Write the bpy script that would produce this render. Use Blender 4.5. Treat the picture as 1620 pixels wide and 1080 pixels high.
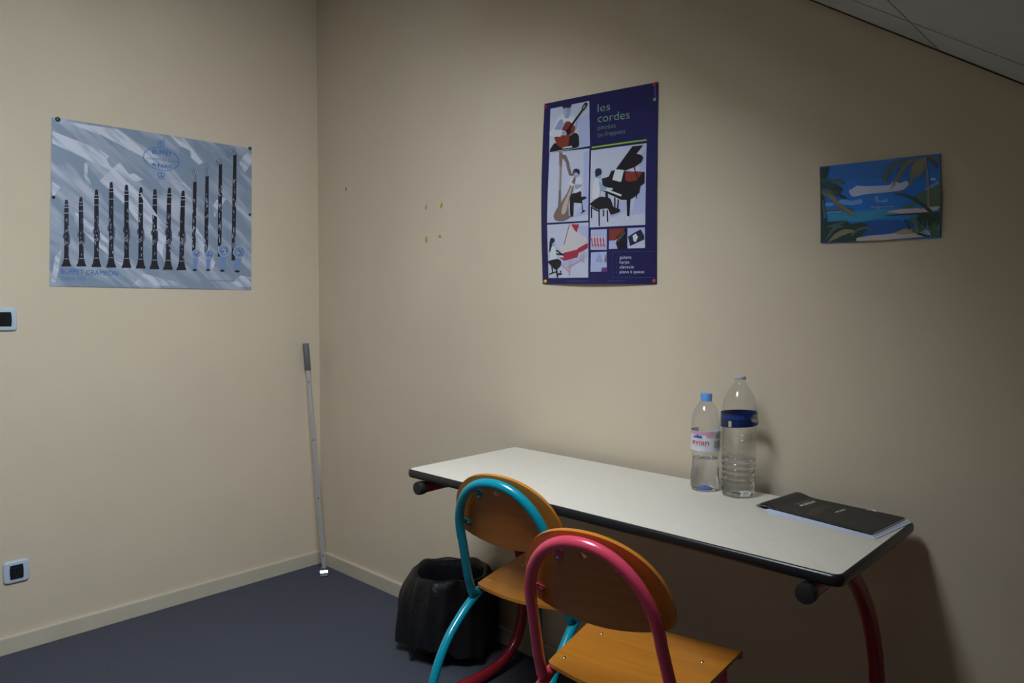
import bpy, bmesh, math, random
import numpy as np
from mathutils import Vector, Matrix
from mathutils.geometry import delaunay_2d_cdt

random.seed(7)
for o in list(bpy.data.objects):
    bpy.data.objects.remove(o)
scene = bpy.context.scene
COL = scene.collection

# ------------------------------------------------------------------ camera
IMG_W, IMG_H = 1620.0, 1080.0
FOC = 1164.74
YAW, PITCH, ROLL = -0.7520, -0.0524, 0.0048
CAM = Vector((3.094, -1.9503, 1.2691))
_f = Vector((math.sin(YAW) * math.cos(PITCH), math.cos(YAW) * math.cos(PITCH), math.sin(PITCH)))
_r0 = Vector((math.cos(YAW), -math.sin(YAW), 0))
_u0 = _r0.cross(_f)
_r = math.cos(ROLL) * _r0 + math.sin(ROLL) * _u0
_u = -math.sin(ROLL) * _r0 + math.cos(ROLL) * _u0
cam_d = bpy.data.cameras.new('camera')
cam = bpy.data.objects.new('camera', cam_d)
COL.objects.link(cam)
cam_d.sensor_fit = 'HORIZONTAL'
cam_d.sensor_width = 36.0
cam_d.lens = FOC / IMG_W * 36.0
cam_d.clip_start = 0.02
M = Matrix((( _r.x, _u.x, -_f.x, CAM.x), (_r.y, _u.y, -_f.y, CAM.y), (_r.z, _u.z, -_f.z, CAM.z), (0, 0, 0, 1)))
cam.matrix_world = M
scene.camera = cam

# ------------------------------------------------------------------ world, exposure
world = bpy.data.worlds.new('overcast_sky')
scene.world = world
world.use_nodes = True
bgn = world.node_tree.nodes['Background']
bgn.inputs[0].default_value = (0.84, 0.915, 1.01, 1)
bgn.inputs[1].default_value = 38.0
vs = scene.view_settings
vs.view_transform = 'Standard'
vs.look = 'None'
vs.gamma = 1.0
vs.use_curve_mapping = False
vs.exposure = 0.0

# sloped ceiling: z = ZC - TAN * x
TAN = 0.654
ZC = 2.056 + TAN * 2.324
TH = math.atan(TAN)
E1 = Vector((math.cos(TH), 0, -math.sin(TH)))      # down the slope
EN = Vector((-math.sin(TH), 0, -math.cos(TH)))     # into the room
LINING = 0.20                                            # depth of the skylight shaft
SK_X0, SK_X1, SK_Y0, SK_Y1 = 1.72, 2.32, -1.80, -0.95    # skylight opening in the ceiling plane


def zc(x):
    return ZC - TAN * x


def slope_pt(x, y, n=0.0):
    return Vector((x, y, zc(x))) + EN * n


# light portal that guides the sampling of the sky through the skylight
ld = bpy.data.lights.new('skylight_portal', 'AREA')
ld.shape = 'RECTANGLE'
ld.size = (SK_X1 - SK_X0) / math.cos(TH)
ld.size_y = SK_Y1 - SK_Y0
ld.cycles.is_portal = True
lo = bpy.data.objects.new('skylight_portal', ld)
COL.objects.link(lo)
_c = slope_pt((SK_X0 + SK_X1) / 2, (SK_Y0 + SK_Y1) / 2, -LINING)
_zx = -EN
_xx = E1
_yy = _zx.cross(_xx)
lo.matrix_world = Matrix(((_xx.x, _yy.x, _zx.x, _c.x), (_xx.y, _yy.y, _zx.y, _c.y), (_xx.z, _yy.z, _zx.z, _c.z), (0, 0, 0, 1)))


# ------------------------------------------------------------------ pixel -> room helpers
def ray(u, v):
    return _f + _r * ((u - IMG_W / 2) / FOC) - _u * ((v - IMG_H / 2) / FOC)


def on_plane(u, v, ax, val):
    d = ray(u, v)
    t = (val - CAM[ax]) / d[ax]
    return CAM + d * t


# ------------------------------------------------------------------ materials
def lin(c):
    c = c / 255.0
    return c / 12.92 if c <= 0.04045 else ((c + 0.055) / 1.055) ** 2.4


def srgb(r, g, b, k=1.0, mx=0.92):
    return tuple(min(mx, lin(v) / k) for v in (r, g, b))


MATS = {}


def mat(name, rgb, rough=0.5, metal=0.0, spec=0.5, coat=0.0):
    if name in MATS:
        return MATS[name]
    m = bpy.data.materials.new(name)
    m.use_nodes = True
    b = m.node_tree.nodes['Principled BSDF']
    b.inputs['Base Color'].default_value = (*rgb, 1)
    b.inputs['Roughness'].default_value = rough
    b.inputs['Metallic'].default_value = metal
    b.inputs['Specular IOR Level'].default_value = spec
    if coat:
        b.inputs['Coat Weight'].default_value = coat
        b.inputs['Coat Roughness'].default_value = 0.12
    MATS[name] = m
    return m


def nodes_of(m):
    nt = m.node_tree
    return nt, nt.nodes, nt.links, nt.nodes['Principled BSDF']


def noise_mat(name, c1, c2, scale=(1, 1, 1), nscale=8.0, detail=4.0, rough=0.6, bump=0.0, bscale=200.0, bdist=0.001,
              ramp=(0.35, 0.65), rot=(0, 0, 0), spec=0.5, coat=0.0, distortion=0.0, streak=False):
    m = mat(name, c1, rough, 0, spec, coat)
    nt, N, L, b = nodes_of(m)
    tc = N.new('ShaderNodeTexCoord')
    mp = N.new('ShaderNodeMapping')
    if streak:
        mp.vector_type = 'TEXTURE'
    mp.inputs['Scale'].default_value = scale
    mp.inputs['Rotation'].default_value = rot
    L.new(tc.outputs['Object'], mp.inputs['Vector'])
    nz = N.new('ShaderNodeTexNoise')
    nz.inputs['Scale'].default_value = nscale
    nz.inputs['Detail'].default_value = detail
    nz.inputs['Distortion'].default_value = distortion
    L.new(mp.outputs[0], nz.inputs['Vector'])
    rp = N.new('ShaderNodeValToRGB')
    rp.color_ramp.elements[0].position = ramp[0]
    rp.color_ramp.elements[1].position = ramp[1]
    rp.color_ramp.elements[0].color = (*c1, 1)
    rp.color_ramp.elements[1].color = (*c2, 1)
    L.new(nz.outputs['Fac'], rp.inputs[0])
    L.new(rp.outputs[0], b.inputs['Base Color'])
    if bump:
        n2 = N.new('ShaderNodeTexNoise')
        n2.inputs['Scale'].default_value = bscale
        n2.inputs['Detail'].default_value = 3
        L.new(tc.outputs['Object'], n2.inputs['Vector'])
        bp = N.new('ShaderNodeBump')
        bp.inputs['Strength'].default_value = bump
        bp.inputs['Distance'].default_value = bdist
        L.new(n2.outputs['Fac'], bp.inputs['Height'])
        L.new(bp.outputs[0], b.inputs['Normal'])
    return m


def clear_mat(name, tint, gloss=1.0, rough=0.04, edge=0.25):
    """thin clear plastic: lets light straight through, mirror glints by Fresnel"""
    m = bpy.data.materials.new(name)
    m.use_nodes = True
    nt = m.node_tree
    N, L = nt.nodes, nt.links
    N.remove(N['Principled BSDF'])
    out = N['Material Output']
    tr = N.new('ShaderNodeBsdfTransparent')
    lw = N.new('ShaderNodeLayerWeight')
    lw.inputs['Blend'].default_value = edge
    mx = N.new('ShaderNodeMix')
    mx.data_type = 'RGBA'
    mx.inputs['A'].default_value = (*tint, 1)
    mx.inputs['B'].default_value = (tint[0] * 0.80, tint[1] * 0.82, tint[2] * 0.83, 1)
    L.new(lw.outputs['Facing'], mx.inputs['Factor'])
    L.new(mx.outputs['Result'], tr.inputs['Color'])
    gl = N.new('ShaderNodeBsdfGlossy')
    gl.inputs['Roughness'].default_value = rough
    gl.inputs['Color'].default_value = (gloss, gloss, gloss, 1)
    l5 = N.new('ShaderNodeLayerWeight')          # Schlick reflectance, the same from both sides of the film
    l5.inputs['Blend'].default_value = 0.5
    pw = N.new('ShaderNodeMath')
    pw.operation = 'POWER'
    pw.inputs[1].default_value = 5.0
    L.new(l5.outputs['Facing'], pw.inputs[0])
    fr = N.new('ShaderNodeMath')
    fr.operation = 'MULTIPLY_ADD'
    fr.inputs[1].default_value = 0.95
    fr.inputs[2].default_value = 0.045
    L.new(pw.outputs[0], fr.inputs[0])
    ms = N.new('ShaderNodeMixShader')
    L.new(fr.outputs[0], ms.inputs[0])
    L.new(tr.outputs[0], ms.inputs[1])
    L.new(gl.outputs[0], ms.inputs[2])
    L.new(ms.outputs[0], out.inputs['Surface'])
    MATS[name] = m
    return m


def wood_mat(name, c1, c2, rot):
    m = noise_mat(name, c1, c2, scale=(2.0, 26.0, 26.0), nscale=2.2, detail=6, rough=0.32, ramp=(0.2, 0.85), rot=rot,
                  coat=0.35, distortion=0.6)
    return m


WALL_C = (0.665, 0.56, 0.42)
M_WALL = noise_mat('cream_wall_paint', WALL_C, tuple(c * 0.955 for c in WALL_C), nscale=2.3, detail=5, rough=0.72, bump=0.22,
                   bscale=260, bdist=0.0012, spec=0.25)
M_BASE = noise_mat('cream_skirting_paint', (0.58, 0.51, 0.40), (0.54, 0.475, 0.37), nscale=6, rough=0.45, spec=0.4)
M_FLOOR = noise_mat('blue_grey_carpet', (0.052, 0.056, 0.074), (0.095, 0.100, 0.126), nscale=260, detail=3, rough=0.95, bump=0.5,
                    bscale=700, bdist=0.002, ramp=(0.3, 0.7), spec=0.1)
M_CEIL = noise_mat('off_white_ceiling_panel', (0.43, 0.43, 0.41), (0.40, 0.40, 0.38), nscale=5, rough=0.8, spec=0.2)
M_BACK = mat('ceiling_backing_dark', (0.05, 0.05, 0.05), 0.9)
M_WHITE = mat('white_lacquer', (0.75, 0.74, 0.70), 0.4)
M_TOP = noise_mat('grey_white_laminate', (0.74, 0.685, 0.59), (0.71, 0.66, 0.565), nscale=60, detail=2, rough=0.42, spec=0.45)
M_BLACK = mat('black_edging', (0.012, 0.012, 0.013), 0.32)
M_CAP = mat('black_rubber', (0.014, 0.014, 0.015), 0.5)
M_RED = mat('dark_red_tube_paint', (0.30, 0.012, 0.022), 0.3, coat=0.4)
M_PINK = mat('pink_red_tube_paint', (0.72, 0.065, 0.13), 0.25, coat=0.5)
M_TEAL = mat('teal_tube_paint', (0.0, 0.27, 0.37), 0.25, coat=0.5)
M_WOOD = wood_mat('varnished_beech_plywood', (0.46, 0.155, 0.012), (0.62, 0.235, 0.024), (0, 0, 0))
M_CHROME = mat('bright_steel', (0.8, 0.8, 0.8), 0.12, 1.0)
M_ALU = mat('brushed_aluminium', (0.60, 0.61, 0.64), 0.30, 0.55)
M_GREY = mat('grey_plastic_grip', (0.135, 0.135, 0.14), 0.55)
M_PLATE = mat('blue_white_plastic', (0.50, 0.58, 0.68), 0.28, coat=0.3)
M_DARK = mat('black_glossy_plastic', (0.012, 0.015, 0.018), 0.18)
M_BAG = noise_mat('black_bin_liner', (0.007, 0.007, 0.008), (0.012, 0.012, 0.014), nscale=10, rough=0.42, spec=0.32, bump=0.6, bscale=28, bdist=0.006)
M_BIN = mat('black_bin_plastic', (0.012, 0.012, 0.013), 0.5)
M_SHEET = mat('white_paper_sheet', (0.66, 0.72, 0.86), 0.7)
M_COVER = noise_mat('black_glossy_cover', (0.012, 0.012, 0.011), (0.017, 0.016, 0.014), nscale=9, rough=0.42, spec=0.32)

# ------------------------------------------------------------------ mesh helpers
ORIG = {}


def thing(name, label, cat, loc=(0, 0, 0), rotz=0.0, group=None):
    o = bpy.data.objects.new(name, None)
    o.empty_display_size = 0.05
    COL.objects.link(o)
    o.location = loc
    o.rotation_euler = (0, 0, rotz)
    o['label'] = label
    o['category'] = cat
    if group:
        o['group'] = group
    ORIG[o.name] = Vector(loc)
    return o


def mesh(name, V, F, m, parent=None, smooth=False, local=False, sharp=None):
    me = bpy.data.meshes.new(name)
    o = bpy.data.objects.new(name, me)
    COL.objects.link(o)
    off = Vector((0, 0, 0))
    if parent is not None:
        o.parent = parent
        ORIG[o.name] = ORIG.get(parent.name, Vector((0, 0, 0)))
        if not local:
            off = ORIG[o.name]
    me.from_pydata([tuple(Vector(v) - off) for v in V], [], [tuple(f) for f in F])
    me.update()
    bm = bmesh.new()
    bm.from_mesh(me)
    bmesh.ops.recalc_face_normals(bm, faces=bm.faces)
    if sharp is not None:
        for e in bm.edges:
            if len(e.link_faces) == 2 and e.calc_face_angle(0) > math.radians(sharp):
                e.smooth = False
    bm.to_mesh(me)
    bm.free()
    if smooth or sharp is not None:
        for p in me.polygons:
            p.use_smooth = True
    me.materials.append(m if not isinstance(m, (list, tuple)) else m[0])
    return o


def struct(o, label, cat='structure'):
    o['kind'] = 'structure'
    o['label'] = label
    o['category'] = cat
    return o


def frame_box(o, ex, ey, ez, r=0.0, seg=2):
    """box from corner o with edge vectors; optional bevel"""
    o, ex, ey, ez = map(Vector, (o, ex, ey, ez))
    bm = bmesh.new()
    vs_ = [bm.verts.new(o + ex * i + ey * j + ez * k) for k in (0, 1) for j in (0, 1) for i in (0, 1)]
    for q in ((0, 2, 3, 1), (4, 5, 7, 6), (0, 1, 5, 4), (2, 6, 7, 3), (0, 4, 6, 2), (1, 3, 7, 5)):
        bm.faces.new([vs_[i] for i in q])
    if r:
        bmesh.ops.bevel(bm, geom=list(bm.edges), offset=r, segments=seg, affect='EDGES', profile=0.5)
    bm.verts.index_update()
    V = [v.co.copy() for v in bm.verts]
    F = [[v.index for v in f.verts] for f in bm.faces]
    bm.free()
    return V, F


def box(x0, x1, y0, y1, z0, z1, r=0.0, seg=2):
    return frame_box((x0, y0, z0), (x1 - x0, 0, 0), (0, y1 - y0, 0), (0, 0, z1 - z0), r, seg)


def join(*parts):
    V, F = [], []
    for v, f in parts:
        b = len(V)
        V += list(v)
        F += [[i + b for i in q] for q in f]
    return V, F


def catmull(P, n=8):
    P = [Vector(p) for p in P]
    Q = [P[0] * 2 - P[1]] + P + [P[-1] * 2 - P[-2]]
    out = []
    for i in range(1, len(Q) - 2):
        for j in range(n):
            t = j / n
            a, b, c, d = Q[i - 1], Q[i], Q[i + 1], Q[i + 2]
            out.append(0.5 * ((2 * b) + (c - a) * t + (2 * a - 5 * b + 4 * c - d) * t * t + (3 * b - a - 3 * c + d) * t ** 3))
    out.append(P[-1])
    return out


def tube(path, rad, n=14, cap=True):
    path = [Vector(p) for p in path]
    pts = [path[0]]
    for p in path[1:]:
        if (p - pts[-1]).length > 1e-5:
            pts.append(p)
    path = pts
    rads = rad if isinstance(rad, (list, tuple)) else [rad] * len(path)
    T = []
    for i in range(len(path)):
        a = path[max(0, i - 1)]
        b = path[min(len(path) - 1, i + 1)]
        T.append((b - a).normalized())
    up = Vector((0, 0, 1)) if abs(T[0].z) < 0.9 else Vector((1, 0, 0))
    nrm = (up - T[0] * up.dot(T[0])).normalized()
    V, F = [], []
    for i, p in enumerate(path):
        nrm = (nrm - T[i] * nrm.dot(T[i])).normalized()
        bi = T[i].cross(nrm)
        for k in range(n):
            a = 2 * math.pi * k / n
            V.append(p + (nrm * math.cos(a) + bi * math.sin(a)) * rads[i])
    for i in range(len(path) - 1):
        for k in range(n):
            F.append([i * n + k, i * n + (k + 1) % n, (i + 1) * n + (k + 1) % n, (i + 1) * n + k])
    if cap:
        F.append(list(range(n))[::-1])
        F.append([(len(path) - 1) * n + k for k in range(n)])
    return V, F


def lathe(prof, c=(0, 0, 0), n=40, close0=True, close1=True, fn=None):
    """prof: list of (r, z); fn(angle, r, z) -> r"""
    V, F = [], []
    for r, z in prof:
        for k in range(n):
            a = 2 * math.pi * k / n
            rr = fn(a, r, z) if fn else r
            V.append(Vector((c[0] + rr * math.cos(a), c[1] + rr * math.sin(a), c[2] + z)))
    for i in range(len(prof) - 1):
        for k in range(n):
            F.append([i * n + k, i * n + (k + 1) % n, (i + 1) * n + (k + 1) % n, (i + 1) * n + k])
    if close0:
        F.append(list(range(n))[::-1])
    if close1:
        F.append([(len(prof) - 1) * n + k for k in range(n)])
    return V, F


def in_poly(p, poly):
    c = False
    j = len(poly) - 1
    for i in range(len(poly)):
        a, b = poly[i], poly[j]
        if (a[1] > p[1]) != (b[1] > p[1]) and p[0] < (b[0] - a[0]) * (p[1] - a[1]) / (b[1] - a[1] + 1e-15) + a[0]:
            c = not c
        j = i
    return c


def sheet2d(outer, holes=(), step=0.03):
    """triangulated flat region with inner points -> verts2d, tris, boundary loops"""
    pts, edges, loops = [], [], []
    for lp in [outer] + list(holes):
        b = len(pts)
        pts += [Vector((p[0], p[1])) for p in lp]
        edges += [(b + i, b + (i + 1) % len(lp)) for i in range(len(lp))]
    xs = [p[0] for p in outer]
    ys = [p[1] for p in outer]
    if step:
        x = min(xs) + step / 2
        while x < max(xs):
            y = min(ys) + step / 2
            while y < max(ys):
                if in_poly((x, y), outer) and not any(in_poly((x, y), h) for h in holes):
                    d = min((Vector((x, y)) - q).length for q in pts[:len(outer)])
                    if d > step * 0.3:
                        pts.append(Vector((x, y)))
                y += step
            x += step
    v, e, f, _, _, _ = delaunay_2d_cdt(pts, edges, [], 0, 1e-6)
    tris = []
    for t in f:
        c = (sum(v[i].x for i in t) / 3, sum(v[i].y for i in t) / 3)
        if in_poly(c, outer) and not any(in_poly(c, h) for h in holes):
            tris.append(list(t))
    return [(q.x, q.y) for q in v], tris


def shell(v2, tris, top, bot):
    """closed solid from a 2D triangulation and two mapping functions"""
    n = len(v2)
    V = [Vector(top(*p)) for p in v2] + [Vector(bot(*p)) for p in v2]
    F = [t[:] for t in tris] + [[i + n for i in t[::-1]] for t in tris]
    cnt = {}
    for t in tris:
        for i in range(3):
            a, b = t[i], t[(i + 1) % 3]
            cnt[(a, b)] = 1
    for (a, b) in list(cnt):
        if (b, a) not in cnt:
            F.append([b, a, a + n, b + n])
    return V, F


# ------------------------------------------------------------------ text outlines from Blender's own font
_txt = {}


def text2d(s, shear=0.0, bold=0.0):
    key = (s, shear, bold)
    if key in _txt:
        return _txt[key]
    cu = bpy.data.curves.new('t', 'FONT')
    cu.body = s
    cu.size = 1.0
    cu.shear = shear
    cu.offset = bold
    cu.resolution_u = 3
    cu.fill_mode = 'FRONT'
    ob = bpy.data.objects.new('t', cu)
    COL.objects.link(ob)
    dg = bpy.context.evaluated_depsgraph_get()
    dg.update()
    me = ob.evaluated_get(dg).to_mesh()
    V = [(v.co.x, v.co.y) for v in me.vertices]
    F = [list(p.vertices) for p in me.polygons]
    ob.evaluated_get(dg).to_mesh_clear()
    bpy.data.objects.remove(ob)
    bpy.data.curves.remove(cu)
    x0 = min(v[0] for v in V)
    x1 = max(v[0] for v in V)
    V = [((x - x0) / (x1 - x0), y / 0.70) for x, y in V]     # 1 = text width, 1 = cap height
    _txt[key] = (V, F)
    return V, F


# ================================================================== THE ROOM
RX1 = 3.75           # knee wall
RY0 = -4.1           # wall behind the camera
FLAT = 2.80          # flat part of the ceiling
XF = (ZC - FLAT) / TAN
T = 0.12

o = mesh('floor', *box(-T, RX1 + T, RY0 - T, T, -0.1, 0), M_FLOOR)
struct(o, 'blue-grey speckled carpet floor of the attic room', 'floor')
o = mesh('wall_left', *box(-T, 0, RY0 - T, T, 0, FLAT + 0.1), M_WALL)
struct(o, 'cream wall carrying the clarinet poster and switches', 'wall')
wall_r = mesh('wall_right', *join(([Vector(p) for p in [(0, 0, 0), (RX1 + T, 0, 0), (RX1 + T, 0, zc(RX1 + T) + .1), (XF, 0, FLAT + 0.1), (0, 0, FLAT + 0.1),
                                        (0, T, 0), (RX1 + T, T, 0), (RX1 + T, T, zc(RX1 + T) + .1), (XF, T, FLAT + 0.1), (0, T, FLAT + 0.1)]],
                           [[0, 1, 2, 3, 4], [9, 8, 7, 6, 5], [0, 5, 6, 1], [1, 6, 7, 2], [2, 7, 8, 3], [3, 8, 9, 4], [4, 9, 5, 0]])), M_WALL)
struct(wall_r, 'cream gable wall behind the table, cut off by the ceiling slope', 'wall')
o = mesh('wall_back', *box(0, RX1 + T, RY0 - T, RY0, 0, FLAT + 0.1), M_WALL)
struct(o, 'cream wall behind the camera', 'wall')
o = mesh('wall_knee', *box(RX1, RX1 + T, RY0, 0, 0, zc(RX1) + 0.1), M_WALL)
struct(o, 'low cream knee wall under the ceiling slope', 'wall')

# skirting boards: a board with a rounded top edge
HB = 0.0624


def skirting(name, a, b, nrm, label):
    a, b, nrm = Vector(a), Vector(b), Vector(nrm)
    prof = [(0, 0), (0.012, 0), (0.012, HB - 0.006), (0.0105, HB - 0.002), (0.007, HB), (0, HB)]
    V, F = [], []
    for p in (a, b):
        for d, h in prof:
            V.append(p + nrm * d + Vector((0, 0, h)))
    n = len(prof)
    for i in range(n):
        F.append([i, (i + 1) % n, n + (i + 1) % n, n + i])
    F += [list(range(n))[::-1], list(range(n, 2 * n))]
    struct(mesh(name, V, F, M_BASE), label, 'baseboard')


skirting('baseboard_left', (0.0005, RY0, 0.0005), (0.0005, -0.0005, 0.0005), (1, 0, 0), 'cream skirting board along the wall with the clarinet poster')
skirting('baseboard_right', (0.0125, -0.0005, 0.0005), (RX1, -0.0005, 0.0005), (0, -1, 0), 'cream skirting board along the wall behind the table')

# flat ceiling, then slope backing (four pieces around the skylight) and panels with open joints
ceil = mesh('ceiling', *box(-T, XF + 0.02, RY0 - T, T, FLAT, FLAT + 0.1), M_CEIL)
struct(ceil, 'sloped attic ceiling of off-white panels with dark joints', 'ceiling')


def slope_box(x0, x1, y0, y1, n0, n1, r=0.0):
    """n measured into the room from the slope plane"""
    a = slope_pt(x0, y0, n0)
    return frame_box(a, E1 * ((x1 - x0) / math.cos(TH)), (0, y1 - y0, 0), EN * (n1 - n0), r)


PB0, PB1 = -0.10, -0.018
xe = RX1 + 0.12
for x0, x1, y0, y1 in ((XF - 0.08, SK_X0, RY0 - T, T), (SK_X1, xe, RY0 - T, T), (SK_X0, SK_X1, RY0 - T, SK_Y0), (SK_X0, SK_X1, SK_Y1, T)):
    mesh('ceiling_backing', *slope_box(x0, x1, y0, y1, PB0, PB1), M_BACK, ceil)
G = 0.0021
strips = [(-0.235, -0.0035), (SK_Y1, -0.235), (SK_Y0, SK_Y1), (-3.2, SK_Y0), (RY0, -3.2)]
for (y0, y1) in strips:
    xs = [XF, 1.60, 2.625, 3.63, RX1]
    if (y0, y1) == (SK_Y0, SK_Y1):
        xs = [XF, SK_X0 - .013, SK_X1 + .013, RX1]
    for a, b in zip(xs[:-1], xs[1:]):
        if (y0, y1) == (SK_Y0, SK_Y1) and a == SK_X0 - .013:
            continue
        gy = 0.0060 if y1 > -0.3 else G
        mesh('ceiling_panel', *slope_box(a + G, b - G, y0 + gy, y1 - gy, PB1, 0.0, 0.0008), M_CEIL, ceil)

o = mesh('shadow_strip_1', *slope_box(XF, RX1, -0.0040, -0.0002, 0.0002, 0.0022), mat('painted_gap_shadow', (.02, .018, .015), .8))  # added dark strip, its colour stands for the shade in the wall-ceiling gap
struct(o, 'thin added dark strip painting the shadow gap where the gable wall meets the sloped ceiling', 'painted shadow')

# skylight: lining boards, frame, pane
wn = thing('window_1', 'white-lined skylight in the ceiling slope', 'window', slope_pt((SK_X0 + SK_X1) / 2, (SK_Y0 + SK_Y1) / 2))
wn['kind'] = 'structure'
W0, W1 = SK_Y0 - .014, SK_Y1 + .014
for x0, x1, y0, y1 in ((SK_X0 - .012, SK_X0, W0, W1), (SK_X1, SK_X1 + .012, W0, W1), (SK_X0, SK_X1, W0, SK_Y0), (SK_X0, SK_X1, SK_Y1, W1)):
    mesh('lining_board', *slope_box(x0, x1, y0, y1, -LINING, 0.003), M_WHITE, wn)
for x0, x1, y0, y1 in ((SK_X0 - .12, SK_X0 + .025, SK_Y0 - .12, SK_Y1 + .12), (SK_X1 - .025, SK_X1 + .12, SK_Y0 - .12, SK_Y1 + .12),
                       (SK_X0 + .026, SK_X1 - .026, SK_Y0 - .12, SK_Y0 + .03), (SK_X0 + .026, SK_X1 - .026, SK_Y1 - .03, SK_Y1 + .12)):
    mesh('window_frame', *slope_box(x0, x1, y0, y1, -LINING - .03, -LINING - .001, .004), M_WHITE, wn)
M_PANE = clear_mat('window_glass', (0.97, 0.98, 0.98), 1.0, 0.02, 0.1)
mesh('pane', *slope_box(SK_X0 + .02, SK_X1 - .02, SK_Y0 + .02, SK_Y1 - .02, -LINING - .018, -LINING - .012), M_PANE, wn)

# yellow glue marks and a nail mark left on the gable wall
M_GLUE = mat('yellow_glue', (0.42, 0.36, 0.04), 0.5)
for (px, py, w, h, lean) in ((674.3, 327, 2.6, 9, .25), (698.6, 324.5, 3.6, 9.5, .3), (674.6, 378.5, 3.8, 11, 0), (696, 373.5, 4.2, 5, -.4)):
    c = on_plane(px, py, 1, 0)
    s = on_plane(px, py + 1, 1, 0) - c
    m2 = abs(s.z)
    n = 10
    V = []
    for k in range(n):
        a = 2 * math.pi * k / n
        yy = math.sin(a) * h / 2 * m2
        taper = 1.0 - 0.35 * math.sin(a)
        V.append(Vector((c.x + math.cos(a) * w / 2 * m2 * 1.35 * taper + lean * yy, 0, c.z + yy)))
    V += [v + Vector((0, -0.0012, 0)) for v in V]
    V = [Vector((v.x, v.y - 0.0001, v.z)) for v in V]
    F = [list(range(n)), list(range(n, 2 * n))[::-1]] + [[i, (i + 1) % n, n + (i + 1) % n, n + i] for i in range(n)]
    mesh('glue_mark', V, F, M_GLUE, wall_r)
c = on_plane(547.5, 299, 1, 0)
mesh('nail_hole', *box(c.x - .003, c.x + .003, -0.0012, -0.0001, c.z - .008, c.z + .008, .0005), mat('dark_hole', (.09, .08, .07), .8), wall_r)


# ================================================================== TABLE
XL, XR, YB, YF, ZT = 1.320, 2.620, -0.0355, -0.5327, 0.757
tb = thing('school_table', 'long school table with pale grey top, black edging and dark red legs', 'table', ((XL + XR) / 2, (YB + YF) / 2, 0))


def rounded_rect(x0, x1, y0, y1, r, n=6):
    P = []
    for cx, cy, a0 in ((x1 - r, y1 - r, 0), (x0 + r, y1 - r, 90), (x0 + r, y0 + r, 180), (x1 - r, y0 + r, 270)):
        for k in range(n + 1):
            a = math.radians(a0 + 90 * k / n)
            P.append((cx + r * math.cos(a), cy + r * math.sin(a)))
    return P


EW = 0.007
inner = rounded_rect(XL + EW, XR - EW, YF + EW, YB - EW, 0.016)
n = len(inner)
V = [Vector((x, y, ZT)) for x, y in inner] + [Vector((x, y, ZT - 0.024)) for x, y in inner]
F = [list(range(n)), list(range(n, 2 * n))[::-1]] + [[i, (i + 1) % n, n + (i + 1) % n, n + i] for i in range(n)]
mesh('tabletop', V, F, M_TOP, tb, sharp=40)
# bull-nosed black edging swept around the top
prof = [(0.0, ZT - 0.0002), (EW * .55, ZT - 0.0016), (EW * .9, ZT - 0.006), (EW, ZT - 0.0125), (EW * .9, ZT - 0.019), (EW * .55, ZT - 0.0235), (0, ZT - 0.025)]
V, F = [], []
cxm, cym = (XL + XR) / 2, (YB + YF) / 2
for d, z in prof:
    for x, y in rounded_rect(XL + EW - d, XR - EW + d, YF + EW - d, YB - EW + d, 0.016 + d):
        V.append(Vector((x, y, z)))
m_ = len(prof)
for j in range(m_):
    j2 = (j + 1) % m_
    for i in range(n):
        F.append([j * n + i, j * n + (i + 1) % n, j2 * n + (i + 1) % n, j2 * n + i])
mesh('edging', V, F, M_BLACK, tb, sharp=60)
LEG = [(-0.515, 0.708), (-0.42, 0.708), (-0.34, 0.700), (-0.27, 0.668), (-0.19, 0.595), (-0.125, 0.505), (-0.08, 0.40), (-0.062, 0.29),
       (-0.062, 0.19), (-0.085, 0.105), (-0.15, 0.045), (-0.24, 0.024), (-0.36, 0.024), (-0.50, 0.024)]
for lx in (XL + 0.066, XR - 0.066):
    p = catmull([(lx, y, z) for y, z in LEG], 6)
    leg = mesh('leg', *tube(p, 0.0178, 18), M_RED, tb, sharp=60)
    mesh('end_cap', *tube([(lx, -0.5145, .708), (lx, -0.519, .708), (lx, -0.536, .708), (lx, -0.541, .708), (lx, -.5425, .708)], [.0175, .0205, .0205, .0190, .013], 20), M_CAP, leg, sharp=50)
    mesh('foot_cap', *tube([(lx, -0.4995, .024), (lx, -0.503, .024), (lx, -0.52, .024), (lx, -.524, .024)], [.0175, .0205, .0205, .015], 20), M_CAP, leg, sharp=50)
mesh('cross_beam', *box(XL + 0.088, XR - 0.088, -0.30, -0.26, 0.690, 0.730, 0.003), M_RED, tb)


# ================================================================== CHAIRS
def arch_xy():
    a, u1, ut, nn, fl = 0.1448, 0.1629, 0.3665, 2.134, -0.0136
    L_ = []
    for k in range(8):
        u = u1 * k / 8
        L_.append((-(a - fl * (1 - u / u1)), u))
    for k in range(0, 41):
        t = math.pi - math.pi * k / 40
        c, s = math.cos(t), math.sin(t)
        L_.append((a * math.copysign(abs(c) ** (2 / nn), c), u1 + (ut - u1) * abs(s) ** (2 / nn)))
    for k in range(7, -1, -1):
        u = u1 * k / 8
        L_.append(((a - fl * (1 - u / u1)), u))
    return L_


TILT = 0.3358
ST, CT = math.sin(TILT), math.cos(TILT)
ZS = 0.46
TR = 0.0127


def arch_pt(x, u, off=0.0):
    return Vector((x, -u * ST + off * CT, ZS + u * CT + off * ST))


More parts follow.
